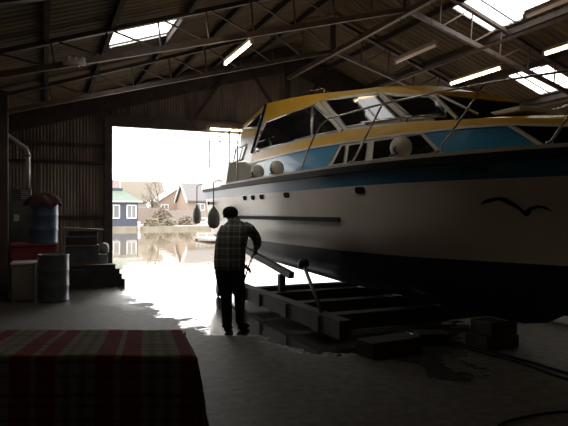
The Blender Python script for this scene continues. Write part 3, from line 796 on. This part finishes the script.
# rear buttress with small window, aft cabin and coaming
panel('rear_buttress', [(12.3, 3.18), (12.35, 3.5), (12.2, 3.62), (10.85, 3.88), (11.0, 3.0)], M['cab_white'], .005)
panel('rear_yellow_strip', [(12.35, 3.34), (12.2, 3.5), (11.02, 3.43), (11.08, 3.26)], M['yellow'], .012)
panel('rear_yellow_strip', [(12.3, 3.58), (12.2, 3.66), (10.85, 3.9), (10.9, 3.82)], M['yellow'], .012)
win([(12.12, 3.56), (10.98, 3.76), (11.12, 3.47)])
tier('rear_roof', lin(12.3, 10.85, 4), lambda y: 3.58+(12.3-y)/1.45*.2, lambda y: 3.66+(12.3-y)/1.45*.24, M['yellow'], 0, .05)
tier('aft_cabin', lin(12.7, 11.0, 6), lambda y: 2.6, lambda y: 3.19, M['cab_white'], .0, .03)
win([(12.62, 2.82), (12.55, 3.13), (11.75, 3.15), (11.95, 2.82)], frm='cab_white')
tier('aft_coaming', lin(13.95, 11.7, 6), lambda y: 2.2, lambda y: 2.73, M['cab_white'], .38, .02)
panel('shaded_cabin_side', [(12.3, 2.36), (12.3, 2.68), (11.0, 2.68), (10.8, 2.36)], M['fender'], .01)  # duller patch: weaker light on the cabin side put into colour
# hand rails on the cabin roof side
mb = MB(); mb.tube([(cabx(6.8, 2.9, .06), 6.8, 2.9), (cabx(6, 2.84, .06), 6.0, 2.84), (cabx(5.3, 2.78, .07), 5.3, 2.78)], .012, 8)
for y, z in ((6.75, 2.89), (6.0, 2.83), (5.35, 2.78)): mb.tube([(cabx(y, z, .06), y, z), (cabx(y, z-.03, 0), y, z-.03)], .01, 6)
mb.build('hand_rail', M['chrome'], boat)
mb = MB(); mb.tube([(cabx(9.2, 3.8, -.1), 9.2, 3.83), (cabx(8.3, 3.7, -.1), 8.35, 3.72)], .01, 6); mb.tube([(cabx(8.35, 3.7, -.1), 8.35, 3.6), (cabx(8.35, 3.7, -.1), 8.35, 3.74)], .012, 6)
mb.build('roof_rail', M['chrome'], boat)
# forward hatch and horn on foredeck roof
MB().box((BC+.1, 4.9, 2.76), (.7, .7, .05), bev=.01).build('fore_hatch', M['fender'], boat)
# guard rail
def edge(y, z, off=-.05): return (BC-deckh(y)-off, y, z)
for sgn in (1, -1):
    mb = MB()
    pts = [edge(7.92, 2.27), edge(7.62, 2.6), edge(7.4, 2.8), edge(7.25, 2.9), edge(7.03, 2.955)] + [edge(y, 2.955) for y in lin(6.8, 3.25, 18)] + [(BC, 2.9, 2.96)]
    if sgn < 0: pts = [(2*BC-x, y, z) for x, y, z in pts]
    mb.tube(pts, .013, 8); r_ = mb.build('guard_rail', M['chrome'], boat)
    for a, b in (((6.43, 2.27), (5.82, 2.955)), ((5.01, 2.27), (4.47, 2.955)), ((3.9, 2.27), (3.5, 2.955))):
        p, q = edge(*a), edge(*b)
        if sgn < 0: p, q = (2*BC-p[0], *p[1:]), (2*BC-q[0], *q[1:])
        MB().tube([p, q], .013, 8).lathe(p, [(.04, 0), (.04, .02), (.02, .03)], 10).build('stanchion', M['chrome'], boat)
# aft rail
mb = MB()
X_ = lambda y: cabx(y, 2.7, .36)
for sgn in (1, -1):
    top = [(X_(y) if sgn > 0 else 2*BC-X_(y), y, 3.42) for y in (13.6, 12.9, 12.1, 11.3)]
    mb = MB(); mb.tube(top, .012, 6)
    mb.build('aft_rail', M['chrome'], boat)
    for y in (13.47, 12.5, 11.75): MB().tube([(X_(y) if sgn > 0 else 2*BC-X_(y), y, 2.7), (X_(y) if sgn > 0 else 2*BC-X_(y), y, 3.42)], .02, 6).build('stanchion', M['chrome'], boat)
MB().tube([(X_(13.6), 13.6, 3.42), (2*BC-X_(13.6), 13.6, 3.42)], .012, 6).build('aft_rail', M['chrome'], boat)
x = edge(11.1, 2.27)[0]; MB().tube([(x, 11.1, 2.27), (x, 11.1, 3.1), (x+.1, 11.25, 3.3), (x+.1, 11.3, 3.45)], .015, 6).build('boarding_pole', M['chrome'], boat)
# rudder and propeller
MB().prism([(13.9, .42), (13.9, .82), (13.6, .82), (13.55, .5), (13.65, .4)], 'x', BC-.02, BC+.02).build('rudder', M['antifoul'], boat)
mb = MB(); mb.lathe((BC, 13.4, .58), [(.05, -.1), (.05, .06), (.01, .12)], 12, axis='Y')
for k in range(4):
    a = k*PI/2+.5; c, s_ = math.cos(a), math.sin(a)
    mb.face([(BC+.04*c-.03*s_, 13.38, .58+.04*s_+.03*c), (BC+.19*c-.08*s_, 13.36, .58+.19*s_+.08*c), (BC+.22*c+.03*s_, 13.42, .58+.22*s_-.03*c), (BC+.05*c+.03*s_, 13.42, .58+.05*s_-.03*c)])
mb.build('propeller', M['timber_brown'], boat)
MB().beam((BC, 13.85, .44), (BC, 13.0, .42), .04, .05).build('skeg', M['antifoul'], boat)

# round fenders lying on the side deck
for y, lab in ((10.12, 'round off-white fender on the side deck, nearest the stern'), (9.12, 'round off-white fender on the side deck beside the blue cabin panel'), (5.62, 'round off-white fender on the side deck below the lower windows')):
    x = BC-deckh(y)+.15
    t = thing('round_fender', lab, 'fender', (x, y, 2.28), .3, 'round fenders on the side deck')
    prof = [(.155*math.sin(PI*k/12) if 0 < k < 12 else .005, -.115*math.cos(PI*k/12)) for k in range(13)]
    MB().lathe((x, y, 2.40), [(r*.9, zz*1.15) for r, zz in prof], 20, axis='X').build('body', M['fender'], t)
    MB().tube([(x-.1, y-.05, 2.42), (x-.14, y-.05, 2.36), (x-.12, y-.1, 2.31), (x-.1, y+.1, 2.3)], .012, 6).build('rope', M['rope'], t)
# hanging fenders at the stern
for y, z0, w, lab in ((14.08, 1.31, .115, 'grey fender hanging on a rope at the stern corner'), (12.25, 1.24, .14, 'grey fender hanging on a rope behind the man\'s head')):
    x = BC-deckh(min(y, 13.9))-.16
    t = thing('hanging_fender', lab, 'fender', (x, y, z0), 0, 'fenders hanging at the stern')
    MB().lathe((x, y, z0), [(.01, 0), (w*.7, .03), (w, .12), (w, .3), (w*.75, .4), (w*.3, .48), (.02, .52)], 18).build('body', M['fender_grey'], t)
    MB().tube([(x, y, z0+.5), (x, y, 2.3), (x+.12, min(y, 13.95), 2.36), (x+.2, min(y, 13.95), 2.28)], .012, 6).build('rope', M['rope'], t)

# ------------------------------------------------------------------ cradle and blocks
cr = thing('boat_cradle', 'dark timber and steel slipway cradle under the boat', 'cradle', (BC, 8.3, 0))
for x in (3.2, 6.9): MB().beam((x, 5.6, .24), (x, 10.6, .24), .16, .22).build('side_rail', M['timber'], cr)
for y in (8.95, 8.25, 7.2, 6.2): MB().beam((3.1, y, .22), (7.0, y, .22), .2, .2).build('cross_beam', M['timber'], cr)
for x in (3.55, 6.55):
    MB().beam((x, 10.6, .96), (x, 7.9, .62), .09, .1).build('bilge_runner', M['timber'], cr)
    MB().beam((x, 8.3, .3), (x, 8.3, .6), .1, .1).build('runner_post', M['timber'], cr)
    MB().beam((x, 10.3, .3), (x, 10.3, .88), .1, .1).build('runner_post', M['timber'], cr)
for x in (3.45, 6.65):
    MB().tube([(x, 7.25, .84), (x-.25 if x < 5 else x+.25, 6.2, .35)], .028, 8).build('prop', M['timber'], cr)
    MB().lathe((x, 7.25, .86), [(.02, -.06), (.07, -.04), (.08, .02), (.05, .07), (.01, .08)], 12).build('prop_head', M['black_rubber'], cr)
for x in (3.2, 6.9):
    for y in (10.2,):
        MB().lathe((x-.12, y, .13), [(.03, -.05), (.13, -.05), (.13, -.02), (.1, 0), (.1, .03), (.03, .03)], 16, axis='X').build('wheel', M['dark_steel'], cr)
tag(MB().box((4.95, 5.12, .075), (.5, .36, .15), bev=.01).build('keel_block', M['timber']), 'dark timber block on the floor under the bow, lower of two', 'block', 'keel blocks')
tag(MB().box((4.98, 5.12, .235), (.44, .32, .165), Euler((0, 0, .08)), bev=.01).build('keel_block', M['timber_dull']), 'brown timber block directly under the keel at the bow', 'block', 'keel blocks')
tag(MB().box((3.6, 5.3, .09), (.7, .3, .18), Euler((0, 0, .1)), bev=.01).build('timber_baulk', M['timber']), 'dark timber baulk lying at the near end of the cradle', 'timber')
tag(MB().box((4.35, 5.5, .07), (.4, .25, .14), Euler((0, 0, -.3)), bev=.01).build('timber_baulk', M['timber']), 'small dark timber offcut between the cradle and the keel blocks', 'timber')

# hoses on the floor
def curve(name, pts, r, m, label, cat):
    cu = []
    P = [Vector(p) for p in pts]
    for i in range(len(P)-1):
        p0, p1, p2, p3 = P[max(i-1, 0)], P[i], P[i+1], P[min(i+2, len(P)-1)]
        for k in range(8):
            t = k/8; cu.append(.5*((2*p1)+(-p0+p2)*t+(2*p0-5*p1+4*p2-p3)*t*t+(-p0+3*p1-3*p2+p3)*t**3))
    cu.append(P[-1])
    tag(MB().tube(cu, r, 8).build(name, m), label, cat)
curve('floor_hose', [(4.5, 5.5, .015), (4.55, 4.95, .015), (4.62, 4.35, .015), (4.58, 3.75, .015), (4.7, 3.1, .015)], .014, M['black_rubber'], 'black hose on the floor running from the keel blocks, left of the pair', 'hose')
curve('floor_hose', [(4.62, 5.4, .015), (4.68, 4.95, .015), (4.74, 4.4, .015), (4.76, 3.85, .015), (5.0, 3.1, .015)], .014, M['black_rubber'], 'black hose on the floor running from the keel blocks, right of the pair', 'hose')
curve('floor_cable', [(2.7, 2.9, .012), (3.14, 3.16, .012), (3.5, 3.2, .012), (3.84, 3.15, .012), (4.4, 2.9, .012)], .01, M['black_rubber'], 'thin black cable on the floor at the bottom right', 'cable')

# ------------------------------------------------------------------ left-hand things
def drum(c, r, h, m, label, name='oil_drum'):
    x, y, z = c; t = thing(name, label, 'barrel', c, 0)
    prof = [(r*.98, 0), (r*1.02, .015), (r*.99, .03)]
    for f in (.33, .66): prof += [(r, h*f-.025), (r*1.035, h*f), (r, h*f+.025)]
    prof += [(r, h-.03), (r*1.025, h-.012), (r*1.02, h), (r*.96, h), (r*.95, h-.02), (.01, h-.02)]
    MB().lathe((x, y, z), prof, 32).build('shell', m, t)
    MB().lathe((x+r*.5, y, z+h-.02), [(.035, 0), (.035, .014), (.01, .016)], 10).build('bung', M['dark_steel'], t)
    return t
drum((.14, 10.93, 0), .265, .85, M['drum_grey'], 'grey-green steel drum standing on the floor')
drum((-.03, 12.0, 1.0), .27, .84, M['drum_blue'], 'blue steel drum standing on the red bench under a cloth')
# crumpled cloth on the blue drum
mb = MB(); rings = []
random.seed(3)
for j, (r, z) in enumerate([(.01, 1.99), (.12, 1.97), (.22, 1.93), (.29, 1.875), (.33, 1.82), (.34, 1.76)]):
    ring = []
    for k in range(36):
        a = 2*PI*k/36; w = (1+.1*math.sin(5*a+j)+.06*math.sin(9*a+2*j)) if j > 2 else 1+.1*math.sin(3*a+j)
        dz = (.025*math.sin(4*a+j*.7)+.03*math.sin(7*a)) * (j/5) + .02*math.sin(2*a+1)
        ring.append((-.03+r*w*math.cos(a), 12.0+r*w*math.sin(a), z+dz))
    rings.append(ring)
mb.grid(rings, close=True); tag(mb.build('cloth', M['dark_red_cloth']), 'crumpled dark red cloth draped over the blue drum', 'cloth')
# red bench
t = thing('red_bench', 'low red metal bench carrying the blue drum', 'bench', (-.2, 12.1, 0))
MB().box((-.2, 12.05, .98), (.84, .8, .04), bev=.01).build('top', M['red'], t)
MB().box((-.2, 12.05, .83), (.8, .74, .24), bev=.01).build('apron', M['red'], t)
for sx in (-.56, .16):
    for sy in (11.72, 12.38): MB().box((sx, sy, .36), (.06, .06, .72)).build('leg', M['dark_steel'], t)
# cabinets
t = thing('small_cabinet', 'short cream cabinet with a white top beside the grey drum', 'cabinet', (-.36, 11.1, 0))
MB().box((-.36, 11.12, .34), (.4, .26, .66), bev=.01).build('body', M['cream_enamel'], t)
MB().box((-.36, 11.11, .69), (.42, .29, .035), bev=.008).build('top', M['white_enamel'], t)
MB().box((-.36, 10.985, .34), (.36, .015, .58), bev=.004).build('door', M['cream_enamel'], t)
t = thing('small_cabinet', 'short cabinet with a white top behind the cream one', 'cabinet', (-.3, 11.45, 0))
MB().box((-.33, 11.44, .34), (.44, .26, .66), bev=.01).build('body', M['cream_enamel'], t)
MB().box((-.33, 11.44, .69), (.46, .28, .035), bev=.008).build('top', M['white_enamel'], t)
t = thing('steel_locker', 'tall grey-green steel locker against the left wall', 'locker', (-.45, 13.1, 0))
MB().box((-.46, 13.1, .93), (.62, .5, 1.84), bev=.01).build('body', M['locker'], t)
d_ = MB().box((-.46, 12.84, .93), (.56, .02, 1.74), bev=.005).build('door', M['locker'], t)
MB().box((-.25, 12.82, 1.45), (.04, .02, .12)).build('handle', M['dark_steel'], d_)
MB().box((-.55, 12.825, 1.5), (.1, .006, .14)).build('notice', M['fender'], d_)
t = thing('heater_unit', 'small pale vented unit on top of the steel locker', 'heater', (-.45, 13.05, 1.86))
MB().box((-.45, 13.05, 1.99), (.36, .3, .25), bev=.015).build('casing', M['drum_grey'], t)
for k in range(5): MB().box((-.38, 12.89, 1.91+.04*k), (.18, .012, .012)).build('vent_slat', M['white_enamel'], t)
t = thing('flue_duct', 'pale metal duct bending down the left wall to the heater', 'duct', (-.33, 12.9, 2.1))
MB().tube([(-.88, 12.5, 3.3), (-.62, 12.8, 3.15), (-.36, 12.92, 2.96), (-.335, 12.95, 2.86), (-.335, 12.95, 2.5), (-.335, 12.95, 2.1)], .045, 12).build('pipe', M['duct'], t)
MB().lathe((-.335, 12.95, 2.8), [(.052, 0), (.056, .02), (.052, .04)], 12).build('clamp', M['dark_steel'], t)

# pile beside the doorway
def crate(c, d, rz, m, label, name='wooden_crate', lid=None, rim=None):
    t = thing(name, label, 'crate', (c[0], c[1], c[2]-d[2]/2), rz)
    e = Euler((0, 0, rz))
    MB().box(c, d, e, bev=.008).build('body', m, t)
    if lid: MB().box((c[0], c[1]-.01, c[2]+d[2]/2+.012), (d[0]+.03, d[1]+.03, .026), e).build('lid', lid, t)
    if rim: MB().box((c[0], c[1]-d[1]/2-.004, c[2]-d[2]/2+.035), (d[0], .012, .07), e).build('bottom_board', rim, t)
    return t
crate((.74, 13.2, .22), (.72, .6, .44), 0, M['timber'], 'dark crate at the bottom of the pile left of the doorway')
crate((.76, 13.2, .655), (.68, .55, .42), 0, M['drum_grey'], 'dark grey crate with brown bottom board in the middle of the pile', rim=M['timber_brown'], lid=M['timber_pale'])
crate((.75, 13.22, .975), (.62, .5, .17), .03, M['timber'], 'shallow dark tray with a pale folded edge, near the top of the pile', name='shallow_tray', lid=M['cream_enamel'])
crate((.78, 13.22, 1.142), (.6, .5, .1), 0, M['dark_steel'], 'flat black box under the tilted board on the pile', name='flat_box')
tag(MB().box((.78, 13.15, 1.245), (.86, .5, .035), Euler((0, .07, 0)), bev=.005).build('tilted_board', M['timber_pale']), 'tilted board topping the pile left of the doorway', 'board')
crate((1.2, 13.25, .16), (.2, .4, .32), 0, M['timber'], 'small dark box right of the bottom crate', name='small_box')
crate((1.21, 13.25, .5), (.18, .36, .32), .05, M['fender_grey'], 'grey box standing right of the middle crate', name='small_box')
tag(MB().lathe((1.235, 13.25, .665), [(.02, 0), (.1, .02), (.12, .12), (.1, .22), (.02, .26)], 14).build('sack', M['fender_grey']), 'small pale sack on the grey box by the doorway', 'sack')
for k, (x, z, w, lab) in enumerate(((1.0, .07, 1.25, 'long dark beam lying lowest at the foot of the doorway pile'), (1.0, .2, 1.12, 'dark beam lying second from the floor at the doorway pile'), (1.02, .315, .98, 'shorter dark beam lying third from the floor at the doorway pile'), (1.12, .42, .6, 'topmost short dark beam of the stack at the doorway pile'))):
    tag(MB().box((x, 12.72-.01*k, z), (w, .22-.01*k, .115 if k else .14), bev=.008).build('timber_beam', M['timber']), lab, 'timber', 'stacked beams beside the doorway')

# ------------------------------------------------------------------ blanket-covered table (aligned across the view)
def cam2w(r, d, z): return Vector((r*math.cos(YAW)+d*math.sin(YAW), -r*math.sin(YAW)+d*math.cos(YAW), z))
tb_root = thing('low_table', 'low table hidden under the striped blanket', 'table', cam2w(-1.6, 3.85, 0), -YAW)
c0 = cam2w(-1.55, 3.87, .67)
MB().box(c0, (1.6, .7, .05), Euler((0, 0, -YAW))).build('tabletop', M['timber_brown'], tb_root)
for r in (-2.25, -.85):
    for d in (3.6, 4.15):
        p = cam2w(r, d, .33); MB().box(p, (.06, .06, .64), Euler((0, 0, -YAW))).build('leg', M['timber_brown'], tb_root)
mb = MB(); uvl = mb.bm.loops.layers.uv.new('UVMap')
NU, NV = 80, 60
# unfolded: u in camera right direction, v in depth direction; beyond the edges it hangs down
r0, r1, dn, df = -2.4, -.60, 3.45, 4.25
grid = []
for i in range(NU+1):
    col = []
    u = -2.4 + (r1+.62+2.4)*i/NU           # u runs past r1 by .62 (right-hand drop)
    for j in range(NV+1):
        v = dn-.64 + (df-dn+.64+.3)*j/NV
        rr = min(u, r1 + (.0 if v > dn else 0)); drop_r = max(0, u-r1)
        dd = max(v, dn); drop_f = max(0, dn-v)
        dd = min(dd, df); drop_b = max(0, v-df)
        # taper: the right edge slants (far corner further left)
        t_ = (dd-dn)/(df-dn); edge_r = r1+.04 - .24*t_
        if u <= r1: rr = -2.4+(u+2.4)*(edge_r+2.4)/(r1+2.4)
        else: rr = edge_r
        z = .705
        h = max(drop_r, drop_f, drop_b) if min(drop_r, drop_f) == 0 else max(drop_r, drop_f)
        z -= h
        if h > 0:
            w = .012*math.sin(u*17+1)*min(1, h/.2) if drop_f >= drop_r else .012*math.sin(v*19)*min(1, h/.2)
            if drop_f > 0: dd -= .015+w+.03*drop_f
            if drop_r > 0: rr += .02+w+.13*drop_r
            if drop_f > 0 and drop_r > 0:   # folded corner
                dd += .05*min(drop_f, drop_r); rr += .02*min(drop_f, drop_r)
            if drop_b > 0: dd += .015+w
        else:
            z += .004*math.sin(u*9)*math.sin(v*11)
        p = cam2w(rr, dd, max(z, .02)); col.append((mb.bm.verts.new(p), (u, v)))
    grid.append(col)
for i in range(NU):
    for j in range(NV):
        q = [grid[i][j], grid[i+1][j], grid[i+1][j+1], grid[i][j+1]]
        f = mb.bm.faces.new([a for a, _ in q]); f.smooth = True
        for l, (_, uv) in zip(f.loops, q): l[uvl].uv = uv
tag(mb.build('blanket', M['blanket'], recalc=False), 'red and cream striped wool blanket draped over a low table in the foreground', 'blanket')

# ------------------------------------------------------------------ man
man = thing('person', 'person in plaid jacket and dark cap bending over the cradle with a rod', 'person', (2.33, 7.08, 0), -YAW)
MW = WM[man.name]
def skin_mesh(name, verts, edges, root, m, sub=2):
    bm = bmesh.new(); sk = bm.verts.layers.skin.verify(); vs = []
    for p, r in verts:
        v = bm.verts.new(p); rr = r if isinstance(r, tuple) else (r, r); v[sk].radius = rr; vs.append(v)
    vs[root][sk].use_root = True
    for a, b in edges: bm.edges.new((vs[a], vs[b]))
    me = bpy.data.meshes.new(name); bm.to_mesh(me); bm.free()
    o = bpy.data.objects.new(name, me); COL.objects.link(o)
    s = o.modifiers.new('s', 'SKIN'); s.use_smooth_shade = True
    if sub: q = o.modifiers.new('q', 'SUBSURF'); q.levels = sub; q.render_levels = sub
    bpy.context.view_layer.update()
    me2 = bpy.data.meshes.new_from_object(o.evaluated_get(bpy.context.evaluated_depsgraph_get()))
    bpy.data.objects.remove(o)
    me2.name = name; me2.materials.clear(); me2.materials.append(m)
    for p in me2.polygons: p.use_smooth = True
    o = bpy.data.objects.new(name, me2); COL.objects.link(o); o.parent = man; WM[o.name] = MW
    return o
V = []; Eg = []
def add(p, r, link=None):
    V.append((p, r)); i = len(V)-1
    if link is not None: Eg.append((link, i))
    return i
pel = add((-.05, -.02, .92), .12)
wst = add((-.05, 0, 1.08), .115, pel); chs = add((-.02, .07, 1.28), .13, wst); nk0 = add((0, .13, 1.43), .075, chs); nk = add((-.04, .17, 1.49), .055, nk0)
hd0 = add((-.06, .2, 1.54), .068, nk); hd1 = add((-.068, .215, 1.6), .088, hd0); hd2 = add((-.07, .215, 1.645), .06, hd1)
# legs
for hip, knee, ank, heel, toe in (((-.14, -.02, .84), (-.105, .03, .47), (-.09, -.02, .09), (-.09, -.05, .05), (-.07, .16, .035)), ((.04, .0, .84), (.07, .1, .48), (.07, .12, .09), (.07, .09, .05), (.15, .28, .035))):
    a = add(hip, .095, pel); b = add(knee, .062, a); c = add(ank, .042, b); d = add(toe, (.035, .025), c)
# arms: right (camera right) holds the top of the rod, left reaches across in front
def hand(wrist, palm, fdir, side, link):
    w = add(wrist, .028, link); pm = add(palm, (.036, .02), w)
    fd = Vector(fdir).normalized(); sd = Vector(side).normalized(); P = Vector(palm)
    for k, L in enumerate((.062, .07, .066, .052)):
        base = P + fd*.03 + sd*(.024-.016*k); up = Vector((0, -.012, -.01))
        a = add(tuple(base+fd*.012), .0085, pm); b = add(tuple(base+fd*(L*.55)+up), .0085, a); add(tuple(base+fd*(L*.75)+up*3.2), .0075, b)
    t1 = add(tuple(P+sd*.04+fd*.005), .01, pm); add(tuple(P+sd*.05+fd*.04+Vector((0, -.015, 0))), .009, t1)
sR = add((.17, .12, 1.4), .062, nk0); eR = add((.29, .16, 1.24), .045, sR); hand((.285, .24, 1.14), (.28, .27, 1.1), (-.1, .5, -.6), (-1, 0, .1), eR)
sL = add((-.15, .14, 1.36), .062, nk0); eL = add((-.12, .3, 1.1), .045, sL); hand((.1, .3, .88), (.14, .29, .84), (1, .1, -.5), (0, .3, 1), eL)
body = skin_mesh('body', V, Eg, pel, M['skin'])
# face details joined into one small head mesh (nose, ears, eyes)
def child(mb, name, m, lab=None):
    me_ = mb.bm; me_.transform(MW)  # local -> world; build() brings it back
    return mb.build(name, m, man)
mb = MB()
for sx in (-1, 1): mb.lathe((-.068+sx*.088, .21, 1.575), [(.004, -.012), (.02, -.008), (.022, .004), (.004, .012)], 10, axis='X')
mb.tube([(-.06, .29, 1.6), (-.055, .315, 1.57), (-.056, .3, 1.56)], [.008, .016, .01], 8)
child(mb, 'ears_and_nose', M['skin'])
mb = MB()
for sx in (-1, 1): mb.lathe((-.06+sx*.03, .292, 1.598), [(.002, -.01), (.01, -.004), (.01, .004), (.002, .01)], 10)
child(mb, 'eyes', M['white_enamel'])
mb = MB(); mb.tube([(-.085, .298, 1.53), (-.06, .306, 1.527), (-.035, .298, 1.53)], [.003, .006, .003], 6); child(mb, 'mouth', M['red'])
mb = MB(); mb.lathe((-.068, .2, 1.575), [(.1, 0), (.108, .015), (.107, .04), (.098, .07), (.07, .1), (.03, .115), (.005, .118)], 24)
child(mb, 'knit_cap', M['cap'])
mb = MB()
mb.grid([[(-.068+.1*math.cos(a), .195+.095*math.sin(a), z) for a in [PI+PI*k/14 for k in range(15)]] for z in (1.585, 1.535)]); child(mb, 'hair', M['cap'])
# jacket: lofted torso + sleeves
def loft(secs, n=28, top_cap=True):
    mb = MB(); rows = []
    for (cx, cy, cz, rx, ry, tilt) in secs:
        rows.append([(cx+rx*math.copysign(abs(math.cos(2*PI*k/n))**.85, math.cos(2*PI*k/n)), cy+ry*math.copysign(abs(math.sin(2*PI*k/n))**.85, math.sin(2*PI*k/n)), cz+tilt*math.sin(2*PI*k/n)*ry) for k in range(n)])
    mb.grid(rows, close=True)
    if top_cap: mb.face(rows[-1])
    return mb
secs = [(-.055, -.02, .845, .205, .15, 0), (-.058, -.02, .87, .208, .155, 0), (-.055, -.01, .98, .212, .155, 0), (-.05, 0, 1.1, .21, .155, 0), (-.035, .02, 1.22, .215, .16, -.1), (-.01, .06, 1.32, .215, .155, -.3), (.015, .09, 1.39, .2, .135, -.35), (.02, .115, 1.445, .15, .105, -.4), (.0, .14, 1.48, .095, .08, -.4), (-.02, .15, 1.505, .07, .068, -.4)]
mb = loft(secs)
mb.tube([(.13, .1, 1.40), (.2, .13, 1.37), (.265, .16, 1.3), (.3, .175, 1.23), (.305, .21, 1.17), (.292, .245, 1.125)], [.09, .085, .072, .066, .056, .046], 16)
mb.tube([(-.12, .12, 1.38), (-.17, .17, 1.3), (-.15, .28, 1.15), (-.1, .33, 1.07), (.0, .33, .97), (.09, .305, .89)], [.085, .085, .07, .068, .056, .046], 16)
jk = child(mb, 'plaid_jacket', M['plaid'])
mb = MB()
mb.tube([(.0, .145, 1.47), (-.02, .155, 1.52)], [.085, .075], 18); child(mb, 'collar', M['plaid'])
# trousers
mb = loft([(-.055, -.01, .82, .19, .135, 0), (-.055, -.01, .9, .195, .14, 0)], 28)
mb.tube([(-.12, -.01, .93), (-.14, -.01, .8), (-.125, .02, .62), (-.105, .03, .47), (-.1, .01, .3), (-.09, -.02, .12), (-.088, -.025, .07)], [.12, .115, .098, .08, .074, .066, .068], 18)
mb.tube([(.0, 0, .93), (.035, 0, .8), (.05, .06, .62), (.07, .1, .47), (.07, .115, .3), (.07, .12, .15), (.07, .12, .09)], [.12, .115, .095, .078, .068, .06, .062], 18)
child(mb, 'trousers', M['trousers'])
for (hx, hy, tx, ty) in ((-.09, -.07, -.06, .19), (.07, .07, .17, .3)):
    mb = MB(); h, t2 = Vector((hx, hy, .05)), Vector((tx, ty, .04)); m_ = (h+t2)/2
    mb.tube([h-(t2-h)*.02, h+(t2-h)*.1, m_+Vector((0, 0, .01)), t2-(t2-h)*.12, t2], [.03, .05, .05, .045, .02], 14)
    mb.tube([h+(t2-h)*.16+Vector((0, 0, .01)), h+(t2-h)*.16+Vector((0, 0, .1))], [.05, .052], 14)
    for v in mb.bm.verts: v.co.z = max(v.co.z, .004)
    child(mb, 'boot', M['boots'])
# rod held in both hands
def mloc(p): return MW @ Vector(p)
rod = MB().tube([mloc((.3, .255, 1.17)), mloc((.275, .265, 1.1)), mloc((.17, .29, .83)), mloc((.1, .3, .6))], .011, 8).build('metal_rod', M['dark_steel'])
tag(rod, 'thin dark rod held in the hands of the bending person', 'rod')

# ------------------------------------------------------------------ world, camera, colour
w = bpy.data.worlds.new('overcast'); bpy.context.scene.world = w; w.use_nodes = True
bg = w.node_tree.nodes['Background']; bg.inputs['Color'].default_value = (1, .975, .94, 1); bg.inputs['Strength'].default_value = 5.5
cd = bpy.data.cameras.new('camera'); cam = bpy.data.objects.new('camera', cd); COL.objects.link(cam)
cd.sensor_width = 36; cd.lens = 552/568*36; cd.clip_end = 500
cam.location = (0, 0, 1.6); cam.rotation_euler = (PI/2, 0, -YAW)
sc = bpy.context.scene; sc.camera = cam
sc.view_settings.view_transform = 'Standard'; sc.view_settings.look = 'None'; sc.view_settings.exposure = 0
try:
    sc.cycles.use_denoising = True; sc.cycles.max_bounces = 8; sc.cycles.diffuse_bounces = 5; sc.cycles.sample_clamp_indirect = 6
    sc.cycles.transparent_max_bounces = 12
except Exception: pass
